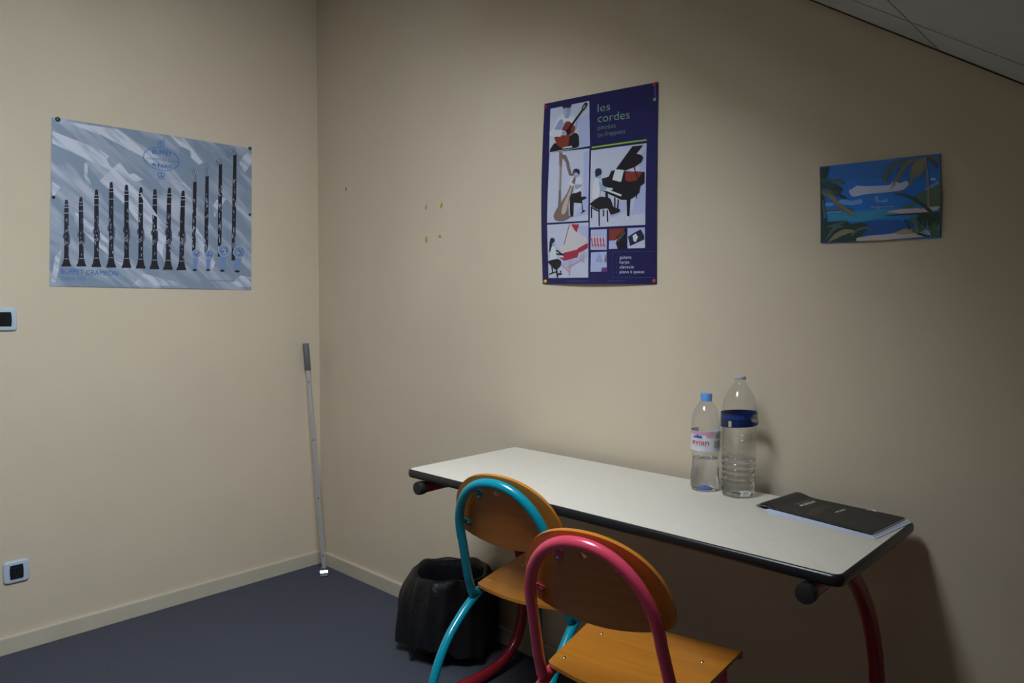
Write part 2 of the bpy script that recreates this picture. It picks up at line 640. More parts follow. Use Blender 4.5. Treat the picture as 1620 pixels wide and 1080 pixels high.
def make_chair(label, loc, yaw, paint):
    ch = thing('school_chair', label, 'chair', loc, yaw, 'school chairs at the table')

    def add(name, vf, m, parent=ch, **k):
        return mesh(name, *vf, m, parent, local=True, **k)
    top = [arch_pt(x, u) for x, u in arch_xy()]
    # the arch runs on forward under the seat and down as the front legs
    def low(s):
        return [Vector((s * .1600, .010, .4435)), Vector((s * .1605, .026, .4375)), Vector((s * .161, .06, .4365)), Vector((s * .158, .13, .4365)),
                Vector((s * .148, .270, .4350)), Vector((s * .143, .318, .420)), Vector((s * .141, .338, .380)), Vector((s * .142, .356, .20)), Vector((s * .143, .375, .014))]
    path = catmull(list(reversed(low(-1)))[:-1], 4)[:-1] + catmull([low(-1)[0], top[0] + Vector((0, .002, .006))] + top[2:6], 3)[:-1] + top[6:-6] + \
        catmull(top[-6:-2] + [top[-1] + Vector((0, .002, .006)), low(1)[0]], 3)[:-1] + catmull(low(1), 4)
    add('frame', tube(path, TR, 16), paint, sharp=60)
    for s in (-1, 1):
        lg = catmull([(s * .161, .045, .434), (s * .163, .012, .418), (s * .166, -.028, .393), (s * .169, -.085, .347), (s * .172, -.128, .287), (s * .175, -.152, .225),
                      (s * .179, -.168, .13), (s * .183, -.176, .014)], 5)
        g = add('leg', tube(lg, TR, 16), paint, sharp=60)
        add('foot_cap', lathe([(.0125, 0), (.0165, .002), (.0165, .02), (.0135, .026)], (s * .183, -.176, 0), 18), M_CAP, g, sharp=50)
        add('foot_cap', lathe([(.0125, 0), (.0165, .002), (.0165, .02), (.0135, .026)], (s * .143, .375, 0), 18), M_CAP, g, sharp=50)
    # seat: curved plywood
    out = []
    for k in range(13):
        t = k / 12
        out.append((-.156 + .312 * t, .036 - .032 * math.sin(math.pi * t)))
    out += [(.163, .045), (.170, .12), (.178, .22), (.185, .31), (.187, .345), (.182, .362), (.168, .370)]
    for k in range(1, 12):
        out.append((.168 - .336 * k / 12, .370 + .004 * math.sin(math.pi * k / 12)))
    out += [(-.168, .370), (-.182, .362), (-.187, .345), (-.185, .31), (-.178, .22), (-.170, .12), (-.163, .045)]

    def sz(x, y):
        dip = -0.006 * max(0, 1 - (x / .17) ** 2) * max(0.0, math.sin(math.pi * min(1, max(0, (y + .02) / .34))))
        fall = -0.9 * max(0.0, y - .335) ** 1.0 * min(1, max(0, (y - .335) / .03))
        return ZS + 0.001 + dip + fall
    v2, tr = sheet2d(out, (), 0.024)
    add('seat', shell(v2, tr, lambda x, y: (x, y, sz(x, y)), lambda x, y: (x, y, sz(x, y) - .0085)), M_WOOD, sharp=45)
    for x, y in ((-.142, .077), (.142, .077), (-.127, .236), (.127, .236)):
        add('seat_screw', lathe([(.0052, 0), (.0050, .0014), (.0032, .0026), (.0008, .003)], (x, y, sz(x, y) - .0003), 14), M_CHROME, smooth=True)
    # backrest: domed plywood panel in front of the arch, with a finger hole
    bo = []
    for k in range(0, 33):
        t = math.pi * k / 32
        c, s = math.cos(t), math.sin(t)
        bo.append((.1685 * math.copysign(abs(c) ** .93, c), .212 + (.381 - .212) * abs(s) ** .93))
    bo += [(-.1675, .200), (-.162, .190), (-.150, .181)]
    for k in range(1, 12):
        t = k / 12
        bo.append((-.150 + .300 * t, .181 - .026 * math.sin(math.pi * t) ** .8))
    bo += [(.150, .181), (.162, .190), (.1675, .200)]
    hole = [(-.006 + .008 * math.cos(a * math.pi / 8), .3265 + .0075 * math.sin(a * math.pi / 8)) for a in range(16)]
    v2, tr = sheet2d(bo, [hole], 0.022)

    def off(x):
        return 0.0145 + 0.52 * x * x
    add('backrest', shell(v2, tr, lambda x, u: arch_pt(x, u, off(x) + .0085), lambda x, u: arch_pt(x, u, off(x))), M_WOOD, sharp=50)
    # welded tabs with rivets that hold the backrest
    for x, u, dx, du in ((-.066, .309, .010, .022), (.066, .309, -.010, .022), (-.126, .212, -.016, .004), (.126, .212, .016, .004)):
        a = Vector((x, u, 0))
        nn = 14
        Vt = []
        for w in (off(x) - .0032, off(x) - .0004):
            for k in range(nn):
                an = 2 * math.pi * k / nn
                px, pu = x + .0085 * math.cos(an), u + .0085 * math.sin(an)
                if (px - x) * dx + (pu - u) * du > 0:
                    px, pu = px + dx * .6, pu + du * .6
                Vt.append(arch_pt(px, pu, w))
        Ft = [list(range(nn)), list(range(nn, 2 * nn))[::-1]] + [[i, (i + 1) % nn, nn + (i + 1) % nn, nn + i] for i in range(nn)]
        tab = add('backrest_tab', (Vt, Ft), paint)
        cc = arch_pt(x, u, off(x) - .0045)
        add('rivet', tube([arch_pt(x, u, off(x) - .003), arch_pt(x, u, off(x) - .0045), arch_pt(x, u, off(x) - .0052)], [.0042, .0036, .0015], 12), M_CHROME, tab, sharp=50)
    return ch


make_chair('wooden school chair with pink-red tube frame, nearer the camera', (2.2129, -0.7186, 0), 0.1658, M_PINK)
make_chair('wooden school chair with teal tube frame, beside the waste bin', (1.7633, -0.5032, 0), 0.1728, M_TEAL)


# ================================================================== WASTE BIN
BC = Vector((1.135, -0.175, 0))
bn = thing('waste_bin', 'round waste bin lined with a black bag under the table end', 'bin', BC)
mesh('bucket', *lathe([(.095, 0), (.098, .004), (.122, .285), (.125, .292), (.121, .292), (.094, .01)], BC, 36, True, True), M_BIN, bn, sharp=40)


def bagf(a, r, z):
    return r


def bag():
    rng = random.Random(3)
    n = 96
    prof = [(.088, .030, 0), (.096, .10, .1), (.108, .20, .15), (.117, .27, .2), (.1225, .297, .1), (.130, .3025, .12), (.138, .296, .3), (.147, .270, .6), (.156, .235, .85), (.164, .195, 1.0),
            (.168, .150, 1.1), (.170, .100, 1.15), (.168, .055, 1.2)]
    ph = [rng.uniform(0, 6.28) for _ in range(8)]
    V, F = [], []
    for j, (r, z, w) in enumerate(prof):
        for k in range(n):
            a = 2 * math.pi * k / n
            f = .007 * math.sin(5 * a + ph[0]) + .0065 * math.sin(9 * a + ph[1] + z * 6) + .0045 * math.sin(14 * a + ph[2] - z * 9) + .0025 * math.sin(23 * a + ph[3])
            corner = .040 * math.exp(-((math.atan2(math.sin(a - math.radians(212)), math.cos(a - math.radians(212))) / .42) ** 2))
            rr = r + f * w * (1 if j > 4 else .55) + (corner * max(0, (w - .55)) if j > 6 else 0)
            dz = 0
            if j >= 4:
                dz = .006 * math.sin(3 * a + ph[4]) + .003 * math.sin(8 * a + ph[5])
            if j > 8:
                dz += (.020 * math.sin(4 * a + ph[6]) + .010 * math.sin(11 * a + ph[7])) * (j - 8) / 4
            V.append(BC + Vector((rr * math.cos(a), rr * math.sin(a), z + dz)))
    for j in range(len(prof) - 1):
        for k in range(n):
            F.append([j * n + k, j * n + (k + 1) % n, (j + 1) * n + (k + 1) % n, (j + 1) * n + k])
    F.append(list(range(n))[::-1])
    return V, F


mesh('bin_bag', *bag(), M_BAG, bn, smooth=True)


# ================================================================== SKYLIGHT ROD in the corner
rt = on_plane(483.6, 543, 0, 0.016)
rb = on_plane(512.5, 897, 2, 0.035)
rod = thing('skylight_rod', 'slim aluminium pole with grey grip leaning in the room corner', 'pole', (rb.x, rb.y, 0))
d = (rt - rb).normalized()
Ln = (rt - rb).length
mesh('pole', *tube([rb + d * 0.0, rb + d * (Ln - .125)], .0098, 18), M_ALU, rod, sharp=50)
mesh('grip', *tube([rb + d * (Ln - .128), rb + d * (Ln - .125), rb + d * (Ln - .004), rb + d * Ln], [.011, .0140, .0140, .012], 18), M_GREY, rod, sharp=50)
side = (CAM - rb)
for fr in (.055, .325, .60, .875):
    p0 = rb + d * ((Ln - .06) * fr)
    vdir = (CAM - p0)
    vdir = (vdir - d * vdir.dot(d)).normalized()
    mesh('lock_button', *tube([p0 + vdir * .0092, p0 + vdir * .0108], .0032, 10), M_CAP, rod)
vd = Vector((_f.x, _f.y, 0)).normalized()
sd = Vector((vd.y, -vd.x, 0))
hk = mesh('hook_fork', *frame_box(rb - sd * .014 - vd * .010 + Vector((0, 0, -.018)), sd * .028, vd * .020, (0, 0, .020), .003), M_GREY, rod)
vd = Vector((-.836, .549, 0))        # the plate is turned a little towards the skylight
sd = Vector((vd.y, -vd.x, 0))
pn = -vd * math.cos(.57) + Vector((0, 0, math.sin(.57)))
pt_ = vd * math.sin(.57) + Vector((0, 0, math.cos(.57)))
hc = rb - vd * .022 + Vector((0, 0, -.020))
mesh('hook_plate', *frame_box(hc - sd * .018 - pt_ * .001, sd * .036, pt_ * .013, pn * .006, .0015), M_CHROME, rod)
mesh('hook_block', *frame_box(hc - sd * .017 - pt_ * .0145, sd * .034, pt_ * .013, pn * .004, .001), M_GREY, rod)
mesh('hook_foot', *frame_box(rb - sd * .015 - vd * .030 + Vector((0, 0, -.035)), sd * .030, vd * .038, (0, 0, .008), .001), M_CAP, rod)


# ================================================================== SWITCH and SOCKET on the left wall
def bowed(cy, cz, w, h, bow, r, n=8):
    """rounded rectangle whose left and right sides bulge"""
    P = []
    for x, y in rounded_rect(-w / 2, w / 2, -h / 2, h / 2, r, 5):
        P.append((x, y))
    Q = []
    for i in range(len(P)):
        a, b = P[i], P[(i + 1) % len(P)]
        Q.append(a)
        if abs(a[1] - b[1]) > h * .3:
            for k in range(1, n):
                Q.append((a[0] + (b[0] - a[0]) * k / n, a[1] + (b[1] - a[1]) * k / n))
    return [(cy + x * (1 + bow * (1 - (2 * y / h) ** 2)), cz + y) for x, y in Q]


def plate(P, x0, x1, inset, m, name, parent):
    n = len(P)
    cy = sum(p[0] for p in P) / n
    cz = sum(p[1] for p in P) / n
    w = max(p[0] for p in P) - cy
    h = max(p[1] for p in P) - cz
    V, F = [], []
    for k in range(6):
        t = k / 5 * math.pi / 2
        xx = x0 + (x1 - x0) * math.sin(t) if k else x0
        s = inset * (1 - math.cos(t))
        for y, z in P:
            V.append(Vector((xx, cy + (y - cy) * (1 - s / w), cz + (z - cz) * (1 - s / h))))
    for k in range(5):
        for i in range(n):
            F.append([k * n + i, k * n + (i + 1) % n, (k + 1) * n + (i + 1) % n, (k + 1) * n + i])
    F += [list(range(n))[::-1], [5 * n + i for i in range(n)]]
    return mesh(name, V, F, m, parent, sharp=35)


so = thing('wall_socket', 'square pale wall socket with black centre above the skirting', 'socket', (0, -1.263, .292))
plate(bowed(-1.263, .292, .078, .081, .07, .010), 0.0003, .010, .006, M_PLATE, 'cover_plate', so)
ins = plate(bowed(-1.263, .292, .040, .052, .09, .002), .0085, .0112, .001, M_DARK, 'socket_insert', so)
mesh('socket_ring', *tube([Vector((.0113, -1.263 + .0155 * math.cos(a * math.pi / 14), .292 + .0155 * math.sin(a * math.pi / 14))) for a in range(29)], .0013, 8), M_DARK, ins, smooth=True)
for dy in (-.0065, .0065):
    mesh('pin_hole', *tube([(.0108, -1.263 + dy, .292), (.0116, -1.263 + dy, .292)], .0024, 12), M_CAP, ins)
sw = thing('light_switch', 'pale wall switch plate with black rocker at the left edge', 'switch', (0, -1.296, 1.202))
plate(bowed(-1.296, 1.202, .115, .082, .045, .009), 0.0003, .011, .006, M_PLATE, 'cover_plate', sw)
plate(bowed(-1.296, 1.2025, .080, .052, .05, .002), .0095, .0135, .003, M_DARK, 'rocker', sw)


# ================================================================== POSTERS
class Poster:
    def __init__(s, name, label, side, c, bulge, m, nu=24, nv=24):
        s.ax = 0 if side == 'L' else 1
        s.N = Vector((1, 0, 0)) if side == 'L' else Vector((0, -1, 0))
        s.bulge = bulge
        w = [on_plane(*p, s.ax, 0) for p in c]       # TL TR BR BL
        s.ha = 1 if side == 'L' else 0               # horizontal axis
        s.a0 = (w[0][s.ha] + w[3][s.ha]) / 2
        s.a1 = (w[1][s.ha] + w[2][s.ha]) / 2
        s.z0 = (w[2].z + w[3].z) / 2
        s.z1 = (w[0].z + w[1].z) / 2
        s.c = w
        loc = Vector((0, 0, 0))
        loc[s.ha] = (s.a0 + s.a1) / 2
        loc.z = s.z0
        s.root = thing(name, label, 'poster', loc)
        s.n = 0
        V, F = [], []
        for sgn in (0, 1):
            for j in range(nv + 1):
                for i in range(nu + 1):
                    u, v = i / nu, j / nv
                    P = (w[3] * (1 - u) + w[2] * u) * (1 - v) + (w[0] * (1 - u) + w[1] * u) * v
                    V.append(s.lift(P, -0.0005 * sgn))
        q = (nu + 1) * (nv + 1)
        for j in range(nv):
            for i in range(nu):
                a = j * (nu + 1) + i
                F.append([a, a + 1, a + nu + 2, a + nu + 1])
                F.append([q + a, q + a + nu + 1, q + a + nu + 2, q + a + 1])
        ring = [i for i in range(nu + 1)] + [j * (nu + 1) + nu for j in range(1, nv + 1)] + [nv * (nu + 1) + i for i in range(nu - 1, -1, -1)] + [j * (nu + 1) for j in range(nv - 1, 0, -1)]
        for i in range(len(ring)):
            a, b = ring[i], ring[(i + 1) % len(ring)]
            F.append([a, b, q + b, q + a])
        s.paper = mesh('paper', V, F, m, s.root, sharp=50)

    def lift(s, P, off):
        u = (P[s.ha] - s.a0) / (s.a1 - s.a0)
        v = (P.z - s.z0) / (s.z1 - s.z0)
        return P + s.N * (0.0022 + s.bulge(min(1, max(0, u)), min(1, max(0, v))) + off)

    def pt(s, px, py, layer):
        return s.lift(on_plane(px, py, s.ax, 0), 0.0003 * layer)

    def poly(s, name, pts, m, layer=1, parent=None):
        v, tr = sheet2d(pts, (), 0)
        w = [on_plane(x, y, s.ax, 0) for x, y in v]
        V = [s.lift(p, 0.0003 * layer) for p in w]
        return mesh(name, V, tr, m, parent or s.root)

    def quad(s, name, c, m, layer=1, n=8):
        V, F = [], []
        w = [on_plane(*p, s.ax, 0) for p in c]
        for j in range(n + 1):
            for i in range(n + 1):
                u, v = i / n, j / n
                V.append(s.lift((w[3] * (1 - u) + w[2] * u) * (1 - v) + (w[0] * (1 - u) + w[1] * u) * v, 0.0003 * layer))
        for j in range(n):
            for i in range(n):
                a = j * (n + 1) + i
                F.append([a, a + 1, a + n + 2, a + n + 1])
        return mesh(name, V, F, m, s.root)

    def line(s, pts, w):
        """stroke polygon in pixels; w width or list"""
        L_, R_ = [], []
        for i, p in enumerate(pts):
            a = pts[max(0, i - 1)]
            b = pts[min(len(pts) - 1, i + 1)]
            dx, dy = b[0] - a[0], b[1] - a[1]
            q = math.hypot(dx, dy) or 1
            ww = (w[i] if isinstance(w, (list, tuple)) else w) / 2
            L_.append((p[0] - dy / q * ww, p[1] + dx / q * ww))
            R_.append((p[0] + dy / q * ww, p[1] - dx / q * ww))
        return L_ + R_[::-1]

    def stroke(s, name, pts, w, m, layer=1, parent=None):
        if len(pts) == 2 and math.hypot(pts[1][0] - pts[0][0], pts[1][1] - pts[0][1]) > 12:
            (ax_, ay_), (bx_, by_) = pts
            pts = [(ax_ + (bx_ - ax_) * k / 8, ay_ + (by_ - ay_) * k / 8) for k in range(9)]
            if isinstance(w, (list, tuple)):
                w = [w[0] + (w[1] - w[0]) * k / 8 for k in range(9)]
        L2 = s.line(pts, w)
        n = len(pts)
        V = [s.pt(*p, layer) for p in L2]
        F = [[i, i + 1, 2 * n - 2 - i, 2 * n - 1 - i] for i in range(n - 1)]
        return mesh(name, V, F, m, parent or s.root)

    def text(s, body, bl, br, tl, m, layer=1, shear=0.0, bold=0.0, arc=0.0, name='lettering'):
        v, f = text2d(body, shear, bold)
        A, B, C = (on_plane(*p, s.ax, 0) for p in (bl, br, tl))
        V = [s.lift(A + (B - A) * x + (C - A) * (y + arc * (1 - (2 * x - 1) ** 2)), 0.0003 * layer) for x, y in v]
        return mesh(name, V, f, m, s.root)

    def disc(s, name, c, rx, ry, m, layer=1, n=18, parent=None):
        return s.poly(name, [(c[0] + rx * math.cos(2 * math.pi * k / n), c[1] + ry * math.sin(2 * math.pi * k / n)) for k in range(n)], m, layer, parent)

    def pin(s, c, m, r=.0065):
        P = s.pt(*c, 1)
        mesh('push_pin', *tube([P, P + s.N * .0015, P + s.N * .0045, P + s.N * .0055], [r, r, r * .8, r * .3], 14), m, s.root, sharp=60)


# ---- clarinet poster --------------------------------------------------------------------------
K1 = 0.60


def P1c(r, g, b):
    return srgb(r, g, b, K1)


m1 = noise_mat('clarinet_poster_print', P1c(104, 117, 133), P1c(148, 152, 164), scale=(1, 1.0, 0.16), nscale=2.8, detail=5, rough=0.32, ramp=(0.46, 0.66),
               rot=(math.radians(-40), 0, 0), distortion=0.5, streak=True)
cl = Poster('clarinet_poster', 'blue-grey poster with a row of clarinets on the left wall', 'L',
            [(81.5, 185), (398, 235), (397, 458.5), (78, 452.5)],
            lambda u, v: .0035 * math.sin(math.pi * u) * (0.6 + .4 * math.sin(3 * math.pi * v)) + .0015 * math.sin(math.pi * v), m1)


def c1(x, y):
    return (60 + x / 3.375, 160 + y / 3.375)


mst = noise_mat('clarinet_poster_brush', P1c(114, 126, 142), P1c(162, 165, 175), scale=(1, 1.0, 0.14), nscale=6, rough=0.32, rot=(math.radians(-40), 0, 0), ramp=(.36, .56), streak=True)
mst2 = mat('clarinet_poster_grey_patch', P1c(138, 150, 168), 0.32)
for pts in ([(325, 425), (435, 325), (690, 690), (700, 900), (640, 800), (470, 560)], [(75, 160), (330, 260), (560, 420), (520, 430), (300, 330), (75, 225)],
            [(120, 105), (420, 150), (640, 300), (820, 480), (760, 470), (560, 300), (330, 180)], [(930, 560), (1090, 300), (1140, 250), (1140, 330), (990, 540), (940, 620)],
            [(200, 590), (330, 700), (520, 890), (470, 900), (300, 760), (190, 640)], [(500, 985), (560, 920), (720, 960), (760, 985)], [(70, 960), (90, 830), (125, 790), (110, 900), (90, 970)],
            [(820, 640), (900, 760), (945, 860), (930, 900), (860, 790)], [(700, 180), (780, 200), (880, 330), (850, 340)], [(75, 430), (118, 460), (75, 520)],
            [(1010, 990), (1080, 930), (1135, 940), (1135, 992)], [(245, 330), (265, 330), (262, 400), (285, 450), (262, 440), (245, 400)]):
    cl.poly('brush_stroke', [c1(*p) for p in pts], mst, 1)
mk = mat('clarinet_print_black', P1c(28, 26, 34), 0.3)
msil = mat('clarinet_print_silver', P1c(135, 142, 155), 0.3)
mblue = mat('clarinet_print_bell_blue', P1c(92, 112, 146), 0.3)
mkey = mat('clarinet_print_key_grey', P1c(64, 72, 92), 0.3)
TOPS = [((150, 527), (150, 882)), ((227, 513), (230, 882)), ((310, 472), (310, 885)), ((389, 432), (388, 888)), ((470, 447), (470, 890)), ((547, 460), (545, 893)),
        ((622, 470), (618, 897)), ((699, 462), (690, 900)), ((772, 478), (762, 902))]
rk = random.Random(5)
for (tx, ty), (bx, by) in TOPS:
    L_ = by - ty
    prof = [(0, 5), (.015, 8), (.075, 10), (.08, 11.5), (.30, 12), (.60, 12), (.84, 12.5), (.90, 15), (.955, 20), (.985, 26), (1.0, 26)]
    lf, rg = [], []
    for t, w in prof:
        x, y = tx + (bx - tx) * t, ty + L_ * t
        lf.append(c1(x - w, y))
        rg.append(c1(x + w, y))
    body = cl.poly('printed_clarinet', lf + rg[::-1], mk, 3)
    # key work
    def at(t, dx):
        return c1(tx + (bx - tx) * t + dx, ty + L_ * t)
    cl.poly('printed_key', [at(.50, -12), at(.53, -20), at(.57, -20), at(.58, -12)], mkey, 3, body)
    cl.poly('printed_key', [at(.50, 12), at(.54, 19), at(.64, 20), at(.68, 13)], mkey, 3, body)
    for t in (.075, .115, .20):
        cl.stroke('printed_ring', [at(t, -12), at(t, 12)], 1.0, msil, 5, body)
    cl.stroke('printed_ring', [at(.885, -11), at(.885, 11)], 0.9, msil, 5, body)
    cl.stroke('printed_key', [at(.67, -22), at(.63, 4)], 1.0, msil, 5, body)
    cl.stroke('printed_key', [at(.69, -18), at(.65, 8)], 0.9, msil, 5, body)
    for k in range(13):
        t = rk.uniform(.28, .83)
        x = rk.uniform(-9, 9)
        cl.stroke('printed_key', [at(t, x), at(t + rk.uniform(.012, .04), x + rk.uniform(-3, 5))], rk.uniform(.7, 1.2), msil if rk.random() < .6 else mkey, 5, body)
LOW = [([(822, 356), (828, 385), (836, 402), (835, 432)], (835, 430), (828, 815), (842, 815), 25, (834, 905), 12), ([(895, 332), (902, 350), (892, 370), (900, 402)], (900, 400), (895, 815), (912, 818), 26, (905, 905), 11),
       ([(945, 318), (952, 338), (966, 312), (972, 338)], (972, 335), (966, 830), (990, 798), 33, (981, 909), 14), ([(1003, 258), (1018, 298), (1040, 254), (1051, 288)], (1050, 285), (1040, 850), (1073, 806), 34, (1061, 912), 15)]
for neck, t0, b0, bc, br_, ft, w in LOW:
    body = cl.stroke('printed_bass_clarinet', [c1(*t0), c1((t0[0] + b0[0]) / 2, (t0[1] + b0[1]) / 2), c1(*b0)], [5.4, 6.2, 5.6], mk, 3)
    cl.stroke('printed_neck', [c1(p.x, p.y) for p in catmull([(x, y, 0) for x, y in neck], 5)], 3.2, mkey, 4, body)
    cl.stroke('printed_neck', [c1(p.x - 1, p.y) for p in catmull([(x, y, 0) for x, y in neck], 5)], 1.1, msil, 5, body)
    cl.poly('printed_bell_stem', [c1(bc[0] - br_ * .6, bc[1]), c1(bc[0] + br_ * .45, bc[1]), c1(ft[0] + w, ft[1] - 12), c1(ft[0], ft[1]), c1(ft[0] - w, ft[1] - 14)], mblue, 4, body)
    cl.disc('printed_foot', c1(ft[0], ft[1] - 4), w / 3.6, 1.8, mk, 5, 12, body)
    cl.disc('printed_bell', c1(*bc), br_ / 3.375, br_ / 3.5, msil, 5, 20, body)
    cl.disc('printed_bell', c1(*bc), br_ / 3.9, br_ / 4.0, mblue, 6, 20, body)
    for k in range(5):
        a = k * 1.26 + bc[0]
        cl.stroke('printed_bell', [c1(bc[0] - br_ * .5 * math.cos(a), bc[1] - br_ * .6 * math.sin(a)), c1(bc[0] + br_ * .4, bc[1] + br_ * .55 * math.sin(a + .6))], 1.1, msil if k % 2 else mkey, 7, body)
    L_ = b0[1] - t0[1]
    for k in range(26):
        t = rk.uniform(.2, .95)
        x = rk.uniform(-10, 10)
        xx = t0[0] + (b0[0] - t0[0]) * t
        cl.stroke('printed_key', [c1(xx + x, t0[1] + L_ * t), c1(xx + x + rk.uniform(-2, 4), t0[1] + L_ * (t + rk.uniform(.015, .05)))], rk.uniform(.8, 1.4), rk.choice([msil, msil, mkey, mblue]), 5, body)
mlet = mat('clarinet_poster_blue_ink', P1c(38, 84, 140), 0.35)
mlet2 = mat('clarinet_poster_faint_ink', P1c(72, 100, 142), 0.35)
cl.text('BUFFET CRAMPON', (95.5, 433), (186, 436), (95.5, 425), mlet, 3)
cl.text('Depuis 1825', (95.5, 442.5), (136, 443.5), (95.5, 435.8), mlet2, 3, shear=0.25)
cl.text('www.buffetcrampon.com', (331, 444.6), (375, 445.2), (331, 441.6), mlet2, 3)
# oval stamp
wc = on_plane(254.2, 252.1, 0, 0)
ec = [on_plane(226.2, 249, 0, 0), on_plane(282.2, 255, 0, 0)]
ra = abs(ec[1].y - ec[0].y) / 2
rz = (on_plane(254, 234.5, 0, 0).z - on_plane(254, 270, 0, 0).z) / 2
V, F = [], []
for k in range(44):
    b = len(V)
    for a, sc in ((k, .96), (k + .62, .96), (k + .62, 1.03), (k, 1.03)):
        t = 2 * math.pi * a / 44
        V.append(cl.lift(Vector((0, wc.y + ra * sc * math.cos(t), wc.z + rz * sc * math.sin(t))), .0009))
    F.append([b, b + 1, b + 2, b + 3])
mesh('stamp_oval', V, F, mlet, cl.root)
cl.text('BUFFET', (239.5, 243.6), (271, 247.6), (239.5, 237.4), mlet, 3, bold=.02, arc=.25)
cl.text('CRAMPON & Cie', (231, 252.2), (279, 257.5), (231, 248.2), mlet2, 3)
cl.text('A PARIS', (239, 262), (271, 266.5), (239, 256.5), mlet, 3, bold=.02, arc=-.25)
for sgn, y0 in ((-1, 233), (1, 272)):
    cl.stroke('stamp_lyre', [(251, y0), (248.5, y0 + sgn * 5), (251, y0 + sgn * 9), (249.5, y0 + sgn * 13)], 1.6, mlet2, 3)
    cl.stroke('stamp_lyre', [(257, y0 + .6), (259.5, y0 + sgn * 5), (257, y0 + sgn * 9), (259, y0 + sgn * 13)], 1.6, mlet2, 3)
    cl.stroke('stamp_lyre', [(254, y0), (254, y0 + sgn * 12)], 2.2, mlet2, 3)
    cl.stroke('stamp_lyre', [(249, y0 + sgn * 7), (259, y0 + sgn * 7.4)], 1.6, mlet2, 3)
mgp = mat('dark_green_pin', (0.01, .09, .06), .3)
mdp = mat('dark_pin', (.03, .02, .02), .3)
cl.pin((91, 189), mgp, .009)
cl.pin((395, 234.8), mgp, .008)
cl.pin((84, 312), mdp, .006)
cl.pin((394.5, 339.5), mdp, .006)

# ---- strings poster ---------------------------------------------------------------------------
K2 = 0.70


def P2c(r, g, b):
    return srgb(r, g, b, K2)


m2 = noise_mat('strings_poster_navy', P2c(27, 20, 60), P2c(24, 26, 78), nscale=1.5, rough=0.34, ramp=(.3, .7))


def bulge2(u, v):
    e = (2 * u - 1) ** 2
    return .010 * (1 - e) * (.35 + .65 * (1 - v) ** 1.5) * (1 if v > 0 else 1) + .006 * math.sin(math.pi * v) + .006 * max(0, .25 - u) / .25 * math.sin(math.pi * v)


sp = Poster('strings_poster', 'navy poster of string instruments with photos and green title', 'R',
            [(862, 164.5), (1042.3, 129.8), (1039.8, 449.5), (859.3, 449)], bulge2, m2)
mphoto = mat('photo_white', P2c(163, 166, 182), .34)
mlav = mat('photo_lavender', P2c(146, 152, 184), .34)
mpb = mat('photo_black', P2c(22, 20, 28), .34)
mpd = mat('photo_dark_hair', P2c(30, 34, 52), .34)
mpw = mat('photo_shirt_white', P2c(178, 180, 186), .34)
mps = mat('photo_shirt_shade', P2c(122, 136, 170), .34)
mpf = mat('photo_skin', P2c(138, 142, 168), .34)
mpg = mat('photo_guitar_red', P2c(112, 44, 36), .34)
mph = mat('photo_harp_brown', P2c(104, 86, 84), .34)
mph2 = mat('photo_harp_pale', P2c(158, 142, 128), .34)
mpr = mat('photo_harpsichord_red', P2c(140, 34, 58), .34)
mpp = mat('photo_pink_wood', P2c(168, 128, 138), .34)
mpc = mat('photo_pale_lid', P2c(172, 165, 168), .34)


def fA(p):
    return (860 + p[0] / 10.8, 150 + p[1] / 10.8)


def fB(p):
    return (865 + p[0] / 9.0, 235 + p[1] / 9.0)


def fC(p):
    return (935 + p[0] / 7.71, 220 + p[1] / 7.71)


def fD(p):
    return (865 + p[0] / 11.37, 350 + p[1] / 11.37)


def fE(p):
    return (930 + p[0] / 11.37, 355 + p[1] / 11.37)


def soft(pts, n=4):
    """round off a closed outline"""
    P_ = [Vector((x, y, 0)) for x, y in pts]
    k_ = len(P_)
    out_ = []
    for i in range(k_):
        a_, b_, c_, d_ = P_[i - 1], P_[i], P_[(i + 1) % k_], P_[(i + 2) % k_]
        for j in range(n):
            t_ = j / n
            h1 = (c_ - a_) * .32
            h2 = (d_ - b_) * .32
            q_ = b_ * (2 * t_ ** 3 - 3 * t_ ** 2 + 1) + h1 * (t_ ** 3 - 2 * t_ ** 2 + t_) + c_ * (-2 * t_ ** 3 + 3 * t_ ** 2) + h2 * (t_ ** 3 - t_ ** 2)
            out_.append((q_.x, q_.y))
    return out_


SOFT = ('shirt', 'face', 'hair', 'guitar', 'trousers', 'skirt', 'sleeve', 'hand', 'harp', 'cloud', 'shrub', 'palm', 'hill', 'beach', 'sandbank', 'picture_sea')


def pp(name, f, pts, m, layer):
    if any(k in name for k in SOFT):
        pts = soft(pts)
    sp.poly(name, [f(p) for p in pts], m, layer)


def pl(name, f, pts, w, m, layer):
    sp.stroke(name, [f(p) for p in pts], w, m, layer)


# guitarist
sp.quad('photo_guitarist', [fA(p) for p in [(132, 243), (803, 112), (830, 882), (134, 1000)]], mphoto, 3)
pp('photo_shade', fA, [(600, 420), (810, 330), (822, 870), (640, 895), (640, 600)], mlav, 5)
pp('photo_trousers', fA, [(150, 985), (160, 920), (230, 830), (330, 880), (400, 800), (470, 720), (560, 660), (620, 680), (638, 740), (632, 900), (380, 945)], mpb, 5)
pp('photo_stool', fA, [(355, 930), (370, 905), (520, 880), (530, 905)], mpw, 7)
pp('photo_shirt', fA, [(180, 720), (175, 600), (215, 500), (270, 400), (350, 340), (380, 380), (440, 410), (520, 370), (600, 430), (615, 520), (590, 600), (480, 640), (420, 690), (300, 735)], mpw, 6)
pp('photo_shirt_fold', fA, [(220, 600), (280, 470), (330, 420), (370, 470), (340, 600)], mps, 7)
pp('photo_shirt_fold', fA, [(560, 560), (600, 430), (615, 520), (600, 590)], mps, 7)
pp('photo_face', fA, [(365, 270), (380, 200), (480, 190), (485, 290), (445, 380), (390, 370)], mpf, 7)
